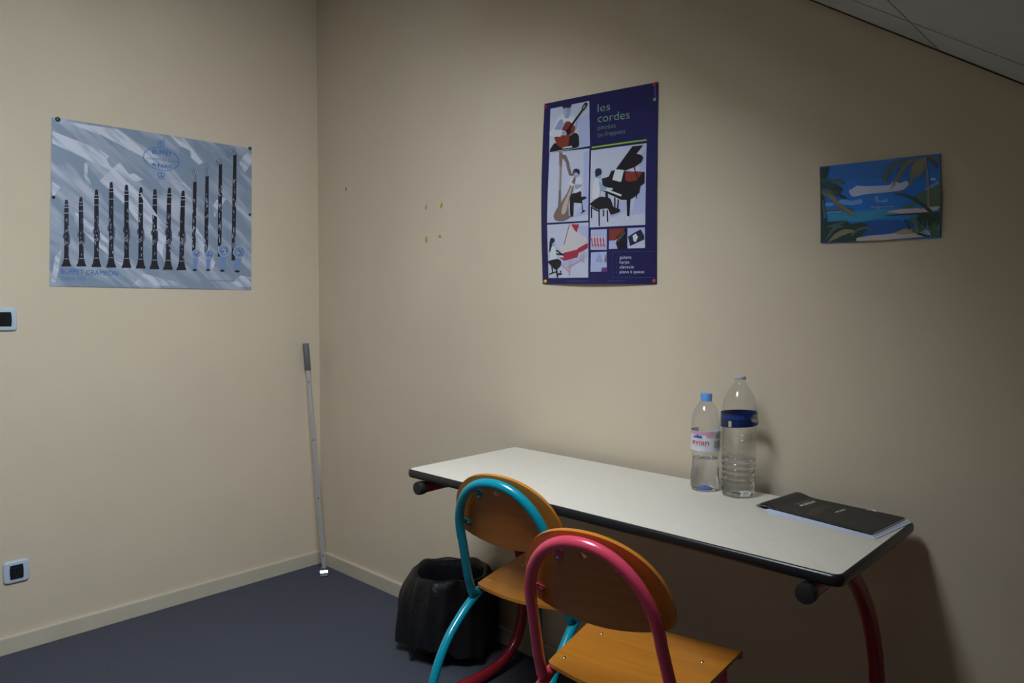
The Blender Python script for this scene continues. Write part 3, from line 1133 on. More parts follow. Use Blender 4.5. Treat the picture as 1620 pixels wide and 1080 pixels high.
pp('photo_face_shade', fA, [(430, 220), (485, 195), (485, 290), (440, 400), (385, 395), (430, 330)], mps, 8)
pp('photo_hair', fA, [(345, 205), (350, 190), (495, 165), (492, 215), (440, 235), (400, 225), (370, 250)], mpd, 9)
pp('photo_guitar', fA, [(225, 730), (260, 725), (330, 720), (345, 610), (370, 540), (400, 480), (455, 458), (510, 490), (560, 540), (578, 590), (545, 660), (490, 690), (475, 770), (460, 870), (400, 900), (340, 915), (280, 870), (235, 790)], mpg, 8)
pp('photo_guitar_hole', fA, [(420, 640), (450, 590), (500, 590), (500, 650), (450, 690)], mpb, 9)
pl('photo_guitar_neck', fA, [(430, 640), (520, 520), (700, 260)], [4.0, 3.4, 2.6], mpb, 10)
pp('photo_guitar_head', fA, [(680, 250), (700, 190), (740, 140), (780, 150), (770, 200), (720, 275)], mpb, 10)
pp('photo_guitar_head', fA, [(705, 235), (720, 195), (745, 180), (740, 215), (718, 250)], mpf, 11)
pp('photo_sleeve', fA, [(140, 640), (200, 610), (340, 610), (420, 640), (420, 700), (340, 700), (230, 730), (150, 710)], mpw, 11)
pp('photo_hand', fA, [(345, 640), (410, 640), (415, 690), (370, 705)], mps, 12)
# harpist
sp.quad('photo_harpist', [fB(p) for p in [(72, 66), (640, 5), (632, 1030), (42, 1062)]], mphoto, 3)
pp('photo_shade', fB, [(560, 60), (638, 20), (632, 940), (420, 980), (560, 760)], mlav, 5)
pp('photo_stool', fB, [(420, 690), (610, 690), (600, 720), (545, 745), (560, 880), (600, 890), (515, 945), (545, 905), (540, 785), (425, 775)], mpb, 6)
pp('photo_trousers', fB, [(370, 690), (400, 650), (525, 615), (530, 690), (470, 730), (430, 740), (420, 960), (390, 975), (370, 930)], mpb, 7)
pp('photo_shirt', fB, [(420, 540), (360, 500), (380, 440), (440, 430), (500, 400), (540, 440), (548, 540), (520, 610), (440, 640)], mpw, 7)
pp('photo_shirt_fold', fB, [(440, 520), (545, 520), (520, 560), (450, 590)], mps, 8)
pp('photo_face', fB, [(435, 350), (490, 350), (495, 400), (470, 425), (440, 410)], mpf, 8)
pp('photo_hair', fB, [(410, 340), (425, 305), (460, 292), (505, 315), (508, 360), (495, 380), (470, 350), (440, 350)], mpd, 9)
pl('photo_harp_pillar', fB, [(235, 60), (233, 300), (228, 620), (222, 960)], [5.5, 3.2, 3.4, 5.2], mph, 9)
pl('photo_harp_pillar', fB, [(231, 250), (228, 600)], [1.6, 1.6], mph2, 10)
pl('photo_harp_neck', fB, [(245, 125), (290, 125), (330, 200), (350, 300), (375, 375), (410, 375), (440, 330)], [8.5, 7.0, 5.0, 5, 5, 4, 2.5], mph, 9)
pp('photo_harp_body', fB, [(445, 400), (450, 470), (400, 640), (350, 780), (350, 960), (240, 960), (240, 790), (330, 640), (400, 480)], mph, 10)
pp('photo_harp_soundboard', fB, [(420, 470), (410, 560), (360, 720), (320, 900), (275, 945), (252, 920), (275, 800), (350, 640)], mph2, 11)
pp('photo_harp_base', fB, [(140, 960), (200, 840), (240, 830), (260, 940), (350, 950), (385, 975), (280, 1030), (170, 1025)], mph, 11)
pp('photo_sleeve', fB, [(345, 490), (370, 480), (440, 520), (430, 540), (370, 525)], mpw, 12)
# pianist
sp.quad('photo_pianist', [fC(p) for p in [(30, 145), (698, 55), (684, 1048), (18, 1082)]], mphoto, 3)
pp('photo_shade', fC, [(600, 250), (690, 120), (684, 900), (520, 930), (560, 760), (640, 560)], mlav, 5)
pp('photo_shade', fC, [(380, 780), (460, 760), (460, 880), (300, 960), (250, 930)], mlav, 5)
pp('photo_piano_lid', fC, [(330, 380), (530, 95), (660, 80), (580, 185), (640, 200), (665, 235), (640, 290), (560, 345), (430, 395)], mpb, 7)
pp('photo_piano_body', fC, [(165, 490), (250, 465), (280, 395), (320, 385), (450, 400), (680, 405), (680, 545), (630, 580), (620, 660), (560, 710), (500, 745), (400, 745), (150, 625), (180, 590)], mpb, 7)
pp('photo_piano_strings', fC, [(450, 410), (590, 400), (675, 405), (640, 430), (590, 510), (500, 525), (450, 510)], mpg, 8)
pl('photo_lid_prop', fC, [(555, 350), (600, 500)], 1.6, mpb, 9)
pp('photo_sheet_music', fC, [(330, 375), (435, 385), (400, 530), (295, 505)], mpw, 9)
pl('photo_piano_keys', fC, [(235, 630), (405, 695)], 3.0, mpw, 9)
for a, b, w in (((490, 740), (485, 945), [6, 3.4]), ((225, 660), (230, 725), [4, 4]), ((325, 720), (325, 840), [2.2, 2.2]), ((368, 740), (360, 850), [2.2, 2.2]), ((585, 690), (585, 730), [2, 1.5])):
    pl('photo_piano_leg', fC, [a, b], w, mpb, 8)
pl('photo_piano_caster', fC, [(485, 945), (480, 985)], [2.6, 2], mpw, 8)
pp('photo_shirt', fC, [(60, 740), (65, 560), (90, 490), (140, 490), (165, 560), (230, 595), (300, 605), (290, 630), (200, 640), (150, 630), (140, 710)], mpw, 10)
pp('photo_sleeve_shade', fC, [(135, 500), (165, 560), (230, 600), (200, 640), (150, 620)], mps, 11)
pp('photo_face', fC, [(110, 440), (155, 420), (150, 480), (120, 490)], mps, 10)
pp('photo_hair', fC, [(85, 400), (110, 365), (155, 370), (167, 410), (155, 440), (120, 460), (95, 470)], mpd, 11)
pp('photo_skirt', fC, [(30, 790), (150, 710), (270, 730), (310, 830), (385, 860), (380, 890), (280, 925), (240, 850), (120, 860), (40, 815)], mpb, 10)
for a, b in (((42, 830), (45, 970)), ((135, 860), (138, 1065)), ((235, 870), (240, 1015)), ((40, 835), (140, 890)), ((190, 870), (190, 945))):
    pl('photo_stool_leg', fC, [a, b], 1.9, mpb, 9)
# harpsichord player
sp.quad('photo_harpsichordist', [fD(p) for p in [(55, 68), (803, 25), (792, 1012), (55, 1020)]], mphoto, 3)
pp('photo_shade', fD, [(620, 100), (800, 80), (798, 340), (640, 230)], mlav, 5)
pp('photo_shade', fD, [(320, 720), (600, 660), (780, 560), (780, 640), (480, 830), (330, 800)], mlav, 5)
pp('photo_lid', fD, [(465, 60), (495, 62), (560, 170), (640, 215), (775, 310), (775, 370), (560, 420), (350, 430)], mpc, 6)
pl('photo_lid_edge', fD, [(462, 55), (355, 430)], 1.1, mpr, 7)
pp('photo_lid_tip', fD, [(490, 58), (635, 62), (590, 205), (540, 150)], mpr, 7)
pp('photo_soundboard', fD, [(200, 460), (350, 430), (780, 380), (790, 395), (600, 510), (360, 570)], mpc, 8)
pp('photo_case', fD, [(355, 570), (600, 512), (612, 490), (790, 395), (792, 480), (625, 565), (605, 645), (355, 705), (255, 645), (345, 660)], mpr, 9)
for a, b in (((215, 530), (270, 545)), ((220, 590), (355, 600)), ((265, 560), (350, 610))):
    pl('photo_keys', fD, [a, b], 2.0, mpb, 10)
for a, b, w in (((465, 680), (450, 970), 2.4), ((670, 560), (665, 720), 1.8), ((722, 530), (712, 740), 1.8), ((310, 790), (455, 915), 2.0), ((400, 830), (700, 680), 1.6)):
    pl('photo_stand_leg', fD, [a, b], w, mpp, 8)
pp('photo_shirt', fD, [(105, 700), (110, 540), (150, 450), (200, 480), (215, 600), (215, 690)], mpw, 10)
pp('photo_hair', fD, [(90, 540), (100, 380), (120, 310), (175, 305), (195, 340), (175, 380), (150, 400), (130, 470), (110, 550)], mpd, 11)
pp('photo_face', fD, [(150, 400), (185, 375), (180, 440), (155, 450)], mps, 10)
pp('photo_skirt', fD, [(55, 730), (120, 700), (240, 680), (305, 720), (290, 800), (200, 870), (130, 810)], mpb, 11)
for a, b, w in (((130, 800), (140, 930), 2.0), ((75, 950), (210, 905), 1.5), ((215, 850), (230, 1010), 2.4), ((230, 950), (310, 945), 2.4), ((290, 890), (290, 920), 2)):
    pl('photo_stool_leg', fD, [a, b], w, mpb, 10)
# small photos
sp.quad('photo_detail', [fE(p) for p in [(105, 103), (390, 88), (388, 460), (97, 460)]], mlav, 3)
for k in range(5):
    x = 130 + k * 52
    pl('photo_pattern', fE, [(x, 180 + k * 6), (x + 20, 300), (x + 22, 420)], [2.6, 3.4, 2.0], mpp, 5)
    pl('photo_pattern', fE, [(x - 12, 250), (x + 5, 330), (x + 2, 400)], [1.6, 2.4, 1.4], mpr, 6)
    pl('photo_pattern', fE, [(x + 14, 200), (x + 20, 360)], [1.4, 1.6], mpw, 7)
sp.quad('photo_detail', [fE(p) for p in [(432, 85), (720, 72), (720, 440), (425, 445)]], mpb, 3)
pp('photo_patch', fE, [(432, 85), (720, 72), (560, 240), (520, 290), (432, 290)], mpg, 5)
pp('photo_patch', fE, [(430, 295), (530, 290), (580, 260), (550, 340), (580, 440), (425, 445)], mlav, 5)
pl('photo_string', fE, [(585, 310), (715, 150)], .5, mph2, 6)
pl('photo_string', fE, [(560, 290), (700, 120)], .5, mph2, 6)
sp.quad('photo_detail', [fE(p) for p in [(755, 72), (1060, 55), (1058, 425), (750, 436)]], mlav, 3)
pp('photo_patch', fE, [(765, 225), (880, 150), (985, 90), (1045, 200), (1050, 270), (800, 390)], mpd, 5)
pp('photo_patch', fE, [(845, 210), (900, 165), (940, 230), (900, 320), (860, 300)], mpw, 6)
pp('photo_patch', fE, [(800, 395), (1055, 275), (1056, 425), (752, 434)], mphoto, 5)
sp.quad('photo_detail', [fE(p) for p in [(105, 508), (385, 490), (385, 850), (92, 852)]], mlav, 3)
pp('photo_patch', fE, [(190, 640), (255, 510), (310, 640), (300, 690), (200, 670)], mps, 5)
pp('photo_patch', fE, [(340, 660), (382, 520), (383, 690)], mph, 5)
pp('photo_patch', fE, [(285, 850), (300, 780), (385, 775), (385, 848)], mat('photo_plum', P2c(82, 50, 98), .34), 5)
# lettering
mgn = mat('poster_pale_green_ink', P2c(112, 148, 122), .4)
mgn2 = mat('poster_faint_green_ink', P2c(86, 110, 104), .4)
mgl = mat('poster_green_rule', P2c(118, 156, 44), .4)
mwh = mat('poster_white_ink', P2c(168, 168, 190), .4)
mfb = mat('poster_faint_blue_ink', P2c(44, 74, 120), .4)


def fT(p):
    return (840 + p[0] / 6.0, 110 + p[1] / 6.0)


sp.text('les', fT((648, 408)), fT((766, 388)), fT((648, 332)), mgn, 3, bold=-.010)
sp.text('cordes', fT((652, 508)), fT((950, 468)), fT((652, 428)), mgn, 3, bold=-.010)
sp.text('pincées', fT((652, 577)), fT((820, 556)), fT((652, 532)), mgn2, 3)
sp.text('ou frappées', fT((652, 645)), fT((912, 608)), fT((652, 603)), mgn2, 3)
sp.stroke('green_rule', [fT(p) for p in [(597, 746), (760, 722), (930, 697), (1114, 672)]], 2.4, mgl, 3)
for k, (s_, y, x1_) in enumerate((('guitare', 620, 815), ('harpe', 707, 782), ('clavecin', 793, 860), ('piano à queue', 880, 1035))):
    sp.text(s_, fE((613, y)), fE((x1_, y - 3)), fE((613, y - 58)), mwh, 3)
    sp.text('1234'[k] + '.', fE((543, y)), fE((572, y)), fE((543, y - 46)), mfb, 3)
for a, b in (((490, 500), (1240, 485)), ((490, 955), (1225, 948)), ((490, 500), (490, 955))):
    sp.stroke('frame_rule', [fE(a), fE(b)], .5, mfb, 3)
sp.stroke('small_print', [fE((-360, 1018)), fE((60, 1016))], .8, mfb, 3)
sp.stroke('small_print', [fE((410, 1014)), fE((705, 1014))], .8, mfb, 3)
sp.stroke('spine_print', [fT((1185, 165)), fT((1185, 265))], 2.0, mat('poster_violet_ink', P2c(70, 66, 140), .4), 3)
sp.quad('spine_logo', [fT((1170, 275)), fT((1196, 270)), fT((1196, 298)), fT((1170, 302))], mgn, 3, 2)
mrp = mat('red_pin', (.50, .02, .02), .3)
myp = mat('yellow_pin', (.75, .50, .05), .3)
sp.pin(fT((146, 357)), mrp)
sp.pin(fT((1184, 141)), mrp)
sp.pin((864.3, 445), myp)
sp.pin((1036, 444.5), mat('dull_red_pin', (.35, .05, .03), .4))

# ---- beach poster -----------------------------------------------------------------------------
K3 = 0.34


def P3c(r, g, b):
    return srgb(r, g, b, K3)


m3 = mat('beach_sky_print', P3c(0, 72, 138), .36)
bp = Poster('beach_poster', 'small tropical beach picture with palms and blue lagoon', 'R',
            [(1297.8, 263.8), (1488.3, 243.2), (1489, 375.8), (1298.8, 384.8)], lambda u, v: .004 * math.sin(math.pi * u) * (1.2 - v) + .005 * max(0, u - .85) / .15 * math.sin(math.pi * v), m3)


def gL(p):
    return (1290 + p[0] / 7.2, 240 + p[1] / 7.2)


def gR(p):
    return (1390 + p[0] / 7.2, 240 + p[1] / 7.2)


b_deep = mat('beach_deep_sky', P3c(0, 64, 126), .36)
b_sea = mat('beach_sea', P3c(10, 84, 140), .36)
b_sea2 = mat('beach_deep_sea', P3c(6, 52, 108), .36)
b_lag = mat('beach_lagoon', P3c(28, 92, 122), .36)
b_cl = mat('beach_cloud', P3c(120, 128, 150), .36)
b_cl2 = mat('beach_cloud_soft', P3c(62, 104, 158), .36)
b_sand = mat('beach_sand', P3c(128, 120, 120), .36)
b_sand2 = mat('beach_wet_sand', P3c(104, 98, 70), .36)
b_dk = mat('beach_dark_leaf', P3c(22, 36, 36), .36)
b_gr = mat('beach_leaf', P3c(44, 66, 56), .36)
b_pl = mat('beach_pale_leaf', P3c(84, 82, 66), .36)
b_tr = mat('beach_trunk', P3c(92, 78, 72), .36)


def bpoly(name, f, pts, m, layer):
    if any(k in name for k in ('cloud', 'sandbank', 'hill')):
        pts = soft(pts)
    bp.poly(name, [f(p) for p in pts], m, layer)


bpoly('picture_sky', gL, [(150, 165), (790, 102), (1400, 60), (1400, 250), (700, 300), (250, 330)], b_deep, 2)
bpoly('picture_sea', gL, [(70, 690), (440, 665), (790, 640), (1010, 625), (1400, 600), (1412, 960), (1000, 990), (70, 1030)], b_sea, 2)
bpoly('picture_sea', gL, [(420, 690), (790, 660), (1000, 650), (1100, 690), (820, 750), (500, 800), (150, 780), (150, 720)], b_lag, 3)
bpoly('picture_sea', gL, [(420, 830), (700, 780), (1150, 770), (1120, 900), (790, 935), (540, 970)], b_sea2, 3)
bpoly('picture_cloud', gL, [(390, 440), (430, 425), (480, 388), (560, 395), (720, 390), (860, 380), (880, 350), (930, 340), (970, 360), (1050, 330), (1070, 380), (1000, 440), (860, 460), (700, 475), (560, 490), (440, 515), (400, 480)], b_cl, 4)
bpoly('picture_cloud', gL, [(120, 590), (220, 575), (320, 545), (420, 560), (530, 540), (540, 590), (440, 610), (300, 605), (130, 620)], b_cl2, 4)
bpoly('picture_cloud', gL, [(690, 510), (720, 510), (735, 560), (830, 540), (820, 575), (700, 570)], b_cl2, 4)
bpoly('picture_cloud', gR, [(600, 310), (640, 300), (665, 315), (640, 330), (605, 328)], b_cl, 4)
bpoly('picture_cloud', gR, [(590, 390), (640, 360), (690, 330), (690, 420), (530, 440)], b_cl2, 4)
bp.stroke('picture_surf', [gL((640, 637)), gL((790, 628)), gL((900, 622))], .8, b_cl, 5)
bp.stroke('picture_sail', [gL((728, 620)), gL((728, 662))], 1.6, b_sand, 6)
bp.stroke('picture_shore', [gL((130, 672)), gL((350, 660)), gL((440, 655))], 3.2, b_gr, 5)
bp.stroke('picture_shore', [gL((135, 692)), gL((300, 685))], .9, b_cl, 5)
bpoly('picture_hill', gR, [(270, 640), (330, 610), (450, 560), (420, 500), (520, 450), (600, 420), (708, 380), (708, 640), (560, 640)], b_gr, 5)
bpoly('picture_sandbank', gR, [(100, 690), (240, 660), (560, 635), (700, 625), (690, 660), (560, 700), (350, 712), (200, 700)], b_sand, 6)
bp.stroke('picture_shoreline', [gR((70, 735)), gR((300, 715)), gR((570, 698))], [1.2, 2.6, 2.2], b_dk, 7)
bpoly('picture_beach', gL, [(480, 985), (600, 960), (790, 945), (960, 925), (1100, 900), (1400, 960), (1200, 975), (790, 1008), (480, 1020)], b_sand, 6)
bpoly('picture_beach', gR, [(180, 930), (300, 880), (450, 880), (460, 930), (250, 945)], b_sand2, 7)
bpoly('picture_palm_shade', gL, [(55, 180), (170, 170), (150, 240), (110, 300), (180, 310), (60, 330)], b_dk, 7)
bpoly('picture_shrub', gR, [(340, 760), (480, 730), (708, 680), (709, 955), (560, 968), (460, 950), (380, 900), (420, 830)], b_gr, 7)
bpoly('picture_shrub', gR, [(440, 770), (470, 700), (700, 690), (705, 830), (520, 860)], b_dk, 8)
for k in range(9):
    x = 360 + k * 40
    bp.stroke('picture_frond', [gR((x, 890)), gR((x - 40 + k * 9, 810)), gR((x - 70 + k * 16, 745 + (k % 3) * 18))], [1.8, 1.3, .4], (b_dk, b_gr, b_lag)[k % 3], 9)
for k in range(6):
    bp.stroke('picture_frond', [gR((480 + k * 14, 925 + k * 5)), gR((530 + k * 12, 895 + k * 10)), gR((590 + k * 4, 905 + k * 12))], [.6, 1.0, .5], b_cl, 10)
bpoly('picture_shrub', gR, [(455, 945), (500, 890), (600, 930), (640, 960), (540, 970)], b_dk, 9)
# palm fronds: a spine with drooping leaflets
rf = random.Random(21)


def frond(f, pts, w, m, layer, droop=1.0):
    sp_ = [f((p.x, p.y)) for p in catmull([(x, y, 0) for x, y in pts], 5)]
    n_ = len(sp_)
    ww = [float(v) for v in np.interp(np.linspace(0, len(w) - 1, n_), range(len(w)), w)]
    o_ = bp.stroke('picture_frond', sp_, [max(.5, v * .22) for v in ww], m, layer)
    for i in range(n_ - 1):
        for h in (0, .5):
            x = sp_[i][0] + (sp_[i + 1][0] - sp_[i][0]) * h
            y = sp_[i][1] + (sp_[i + 1][1] - sp_[i][1]) * h
            dx, dy = sp_[i + 1][0] - sp_[i][0], sp_[i + 1][1] - sp_[i][1]
            q = math.hypot(dx, dy) or 1
            for sg in (-1, 1):
                l_ = ww[i] * rf.uniform(.7, 1.25)
                ex = x + dx / q * l_ * .8 - sg * dy / q * l_ * .55
                ey = y + dy / q * l_ * .8 + sg * dx / q * l_ * .55 + droop * l_ * .45
                bp.stroke('picture_leaflet', [(x, y), ((x + ex) / 2, (y + ey) / 2 - .2 * l_), (ex, ey)], [1.0, .9, .3], m, layer, o_)


bp.stroke('picture_trunk', [gR(p) for p in [(540, 60), (560, 250), (575, 420), (578, 640)]], [3, 2.8, 3.4, 3.4], b_tr, 8)
bp.stroke('picture_trunk', [gR(p) for p in [(190, 485), (300, 490), (420, 545), (520, 610), (610, 690)]], [1.6, 3.6, 5, 6, 6], b_dk, 8)
for pts, w, m in (([(350, 90), (260, 190), (210, 330)], [3, 4, 1], b_dk), ([(440, 85), (220, 125), (110, 220), (65, 340)], [4, 8, 8, 2], b_gr), ([(500, 85), (340, 115), (240, 270), (150, 420)], [5, 8, 6, 1], b_pl),
                  ([(540, 80), (470, 110), (420, 190), (370, 380)], [8, 12, 10, 2], b_pl), ([(520, 85), (490, 170), (450, 290)], [8, 9, 2], b_pl), ([(560, 70), (630, 100), (680, 180)], [6, 6, 2], b_dk),
                  ([(560, 70), (640, 65), (690, 90)], [5, 6, 3], b_gr)):
    frond(gR, pts, w, m, 9)
# left palm
bp.stroke('picture_trunk', [gL(p) for p in [(75, 330), (90, 600), (112, 850)]], [4.0, 7, 11], b_dk, 8)
bp.stroke('picture_trunk', [gL(p) for p in [(95, 560), (120, 760)]], [3, 4.5], b_gr, 9)
for pts, w, m in (([(75, 325), (200, 318), (290, 335), (350, 360)], [4, 5, 5, 1], b_gr), ([(75, 365), (160, 375), (240, 400), (310, 425)], [10, 13, 9, 2], b_dk), ([(80, 470), (160, 480), (240, 560), (340, 640), (450, 720)], [7, 8, 8, 7, 2], b_pl),
                  ([(230, 480), (300, 500), (370, 532)], [3, 4, 1], b_dk), ([(75, 440), (150, 445), (260, 460)], [9, 8, 3], b_gr), ([(75, 270), (120, 240), (150, 195)], [7, 5, 2], b_dk)):
    frond(gL, pts, w, m, 9)
bpoly('picture_shrub', gL, [(66, 1030), (70, 840), (160, 800), (350, 785), (420, 830), (520, 805), (600, 825), (590, 880), (540, 960), (480, 985), (470, 1020)], b_dk, 8)
for pts, w, m in (([(150, 1035), (250, 960), (350, 915), (460, 905)], [1, 8, 9, 3], b_pl), ([(140, 860), (260, 830), (380, 790)], [2, 4, 1], b_gr), ([(420, 960), (500, 890), (600, 870), (665, 920)], [3, 4, 4, 2], b_gr), ([(130, 1000), (230, 870), (330, 850)], [1, 6, 2], b_gr)):
    bp.stroke('picture_frond', [gL((p.x, p.y)) for p in catmull([(x, y, 0) for x, y in pts], 4)], [float(v) for v in np.interp(np.linspace(0, len(w) - 1, (len(pts) - 1) * 4 + 1), range(len(w)), w)], m, 10)


# ================================================================== BOTTLES
M_PET = clear_mat('clear_bottle_plastic', (0.975, 0.98, 0.98), 1.0, 0.05, 0.35)
M_PETB = clear_mat('blueish_bottle_plastic', (0.955, 0.97, 0.985), 1.0, 0.05, 0.35)
mw = mat('water', (1, 1, 1), 0.0)
_b = mw.node_tree.nodes['Principled BSDF']
_b.inputs['Transmission Weight'].default_value = 1.0
_b.inputs['IOR'].default_value = 1.33
M_WATER = mw
M_CAPB = mat('light_blue_cap', (0.13, 0.33, 0.78), 0.35)
M_LABW = mat('white_label_film', (0.70, 0.70, 0.76), 0.35)
M_LABP = mat('pink_label_film', (0.66, 0.36, 0.46), 0.35)
M_INKR = mat('red_label_ink', (0.55, 0.02, 0.03), 0.35)
M_INKB = mat('blue_label_ink', (0.02, 0.08, 0.45), 0.35)
M_INKG = mat('grey_label_ink', (0.36, 0.37, 0.40), 0.35)
M_NAVY = mat('navy_label_film', (0.006, 0.014, 0.085), 0.3)
M_NAVY2 = mat('navy_label_print', (0.007, 0.026, 0.14), 0.3)


def cam_angle(c):
    return math.atan2(CAM.y - c[1], CAM.x - c[0])


def wrap(c, ang, r, u, z, off=0.0):
    """u: metres to the viewer's right of the camera-facing line of a cylinder"""
    a = ang + u / r
    return Vector((c[0] + (r + off) * math.cos(a), c[1] + (r + off) * math.sin(a), c[2] + z))


def wrap_poly(name, c, ang, r, pts, m, parent, off=.0004, step=.004):
    v, tr = sheet2d(pts, (), step)
    rr = r if callable(r) else (lambda z: r)
    V = [wrap(c, ang, rr(z), u, z, off) for u, z in v]
    return mesh(name, V, tr, m, parent, smooth=True)


def wrap_text(body, c, ang, r, u0, u1, z, h, m, parent, off=.0009, bold=0.0):
    v, f = text2d(body, 0, bold)
    V = [wrap(c, ang, r, u0 + (u1 - u0) * x, z + h * y, off) for x, y in v]
    return mesh('lettering', V, f, m, parent)


def rect(u0, u1, z0, z1, n=10):
    return [(u0 + (u1 - u0) * k / n, z0) for k in range(n + 1)] + [(u1 - (u1 - u0) * k / n, z1) for k in range(n + 1)]


# small bottle
c = Vector((2.108, -0.112, ZT))
ang = cam_angle(c)
sb = thing('water_bottle', 'smaller water bottle with light blue cap and white label', 'bottle', c, 0, 'water bottles on the table')
pf = [(.030, 0.0), (.0365, .003), (.0390, .010), (.0393, .022), (.0385, .034), (.0378, .045), (.0366, .060), (.0352, .078), (.0350, .088), (.0362, .098), (.0382, .106), (.0392, .112), (.0393, .140), (.0393, .166),
      (.0392, .180), (.0384, .193), (.0362, .206), (.0322, .219), (.0268, .230), (.0205, .239), (.0155, .2445), (.0136, .248), (.0136, .252)]
twist = lambda a, r, z: r * (1 + (.022 * math.sin(5 * a + z * 95) + .012 * math.sin(5 * a - z * 95)) * (1 if z < .1 else 0) * math.sin(math.pi * min(1, max(0, z / .1))))
shellb = mesh('body', *lathe(pf, c, 60, False, False, twist), M_PETB, sb, smooth=True)
wl = [(r * .972, z) for r, z in pf if z <= .0885]
wl[0] = (.028, .002)
mesh('water', *lathe(wl, c, 60, True, True, twist), M_WATER, sb, sharp=50)
capm = mesh('cap', *lathe([(.0150, .2455), (.0158, .2462), (.0158, .2480), (.0154, .2490), (.0156, .2640), (.0145, .2662), (.012, .2668)], c, 48, True, True,
                          lambda a, r, z: r * (1 + (.012 * math.sin(24 * a) if .2489 < z < .265 else 0))), M_CAPB, sb, sharp=40)
R1 = .0396
lab = wrap_poly('label', c, ang, R1, rect(-.105, .105, .112, .166, 60), M_LABW, sb, .0, .006)
wrap_poly('label_band', c, ang, R1, rect(-.105, .022, .1565, .166, 40), M_LABP, lab, .0005)
wrap_poly('label_band', c, ang, R1, rect(.002, .022, .1500, .1560, 10), M_LABP, lab, .0005)
wrap_poly('label_block', c, ang, R1, rect(.024, .050, .1220, .1410, 10), M_INKG, lab, .0005)
wrap_poly('label_block', c, ang, R1, rect(.026, .044, .1470, .1600, 8), M_INKG, lab, .0005)
for u, s in ((-.031, .8), (-.022, 1.15), (-.0135, .9)):
    wrap_poly('label_mountain', c, ang, R1, [(u - .0062 * s, .1475), (u, .1475 + .0098 * s), (u + .007 * s, .1475)], M_INKB, lab, .0009, 0)
wrap_text('evian', c, ang, R1, -.040, .009, .1300, .0145, M_INKR, lab)
wrap_poly('label_line', c, ang, R1, rect(-.030, .009, .1262, .1274, 8), M_INKG, lab, .0007)
# blue tint of the moulded base
mesh('base_star', *lathe([(.003, .004), (.014, .003), (.017, .005), (.007, .011), (.002, .013)], c, 10, True, True, lambda a, r, z: r * (1 + .25 * math.cos(5 * a))), mat('blue_base_moulding', (.06, .20, .66), .25), sb, smooth=True)

# tall bottle
c = Vector((2.204, -0.108, ZT))
ang = cam_angle(c)
lb = thing('water_bottle', 'taller open clear water bottle with loose navy label', 'bottle', c, 0, 'water bottles on the table')
pf = [(.026, .004), (.034, 0.0), (.0405, .006), (.0430, .016), (.0435, .028)]
z = .034
while z < .150:
    pf += [(.0434, z), (.0443, z + .003), (.0444, z + .007), (.0430, z + .0105), (.0414, z + .0125), (.0424, z + .0140)]
    z += .0152
pf += [(.0440, z), (.0443, z + .010), (.0443, .205), (.0445, .232), (.0432, .246), (.0398, .260), (.0345, .273), (.0275, .285), (.0205, .2945), (.0158, .300), (.0138, .304), (.0134, .3055), (.0134, .309), (.0152, .3095), (.0152, .312), (.0134, .3125), (.0128, .320), (.0118, .3205)]
petal = lambda a, r, zz: r * (1 + .05 * math.cos(5 * a) * max(0, 1 - zz / .02)) * (1 + .010 * math.sin(2 * a + zz * 60) * (1 if .02 < zz < .19 else 0))
mesh('body', *lathe(pf, c, 60, True, False, petal), M_PET, lb, smooth=True)
wl = [(r * .975, max(zz, .003)) for r, zz in pf if zz < .104]
mesh('water', *lathe(wl, c, 60, True, True, petal), M_WATER, lb, sharp=50)
mesh('neck_ring', *lathe([(.0138, .3125), (.0146, .3130), (.0146, .3200), (.0136, .3212), (.0120, .3212), (.0120, .3125)], c, 40, False, False), mat('milky_neck_plastic', (.50, .50, .54), .35), lb, smooth=True)
# loose tilted sleeve label
R2 = .0468
nl = 72


def sleeve(u_ang, t):
    """t 0 bottom .. 1 top; the sleeve sags to the viewer's right"""
    a = ang + u_ang
    rr = R2 + .0016 * math.sin(3 * u_ang + .5)
    sag = -.0015 * math.sin(u_ang) + .004 * math.cos(u_ang) * (-1)
    zb = .189 + .0045 * math.sin(u_ang)
    zt_ = .2245 + .0015 * math.sin(u_ang)
    rr2 = rr + (.0028 * max(0, math.sin(u_ang)) if t < .5 else 0)
    return Vector((c[0] + rr2 * math.cos(a), c[1] + rr2 * math.sin(a), ZT + zb + (zt_ - zb) * t))


V, F = [], []
for j in range(7):
    for k in range(nl):
        V.append(sleeve(2 * math.pi * k / nl, j / 6))
for j in range(6):
    for k in range(nl):
        F.append([j * nl + k, j * nl + (k + 1) % nl, (j + 1) * nl + (k + 1) % nl, (j + 1) * nl + k])
slv = mesh('label', V, F, M_NAVY, lb, smooth=True)


def sl_poly(name, pts, m, off=.0004, step=.004):
    """pts in (u metres, t)"""
    v, tr = sheet2d([(u, t * .035) for u, t in pts], (), step)
    V = []
    for u, t in v:
        P = sleeve(u / R2, t / .035)
        nrm = Vector((P.x - c[0], P.y - c[1], 0)).normalized()
        V.append(P + nrm * off)
    return mesh(name, V, tr, m, slv, smooth=True)


def sl_text(body, u0, u1, t0, h, m, bold=0.0):
    v, f = text2d(body, 0, bold)
    V = []
    for x, y in v:
        P = sleeve((u0 + (u1 - u0) * x) / R2, t0 + h * y)
        nrm = Vector((P.x - c[0], P.y - c[1], 0)).normalized()
        V.append(P + nrm * .0009)
    return mesh('lettering', V, f, m, slv)


def rt_(u0, u1, t0, t1, n=8):
    return [(u0 + (u1 - u0) * k / n, t0) for k in range(n + 1)] + [(u1 - (u1 - u0) * k / n, t1) for k in range(n + 1)]


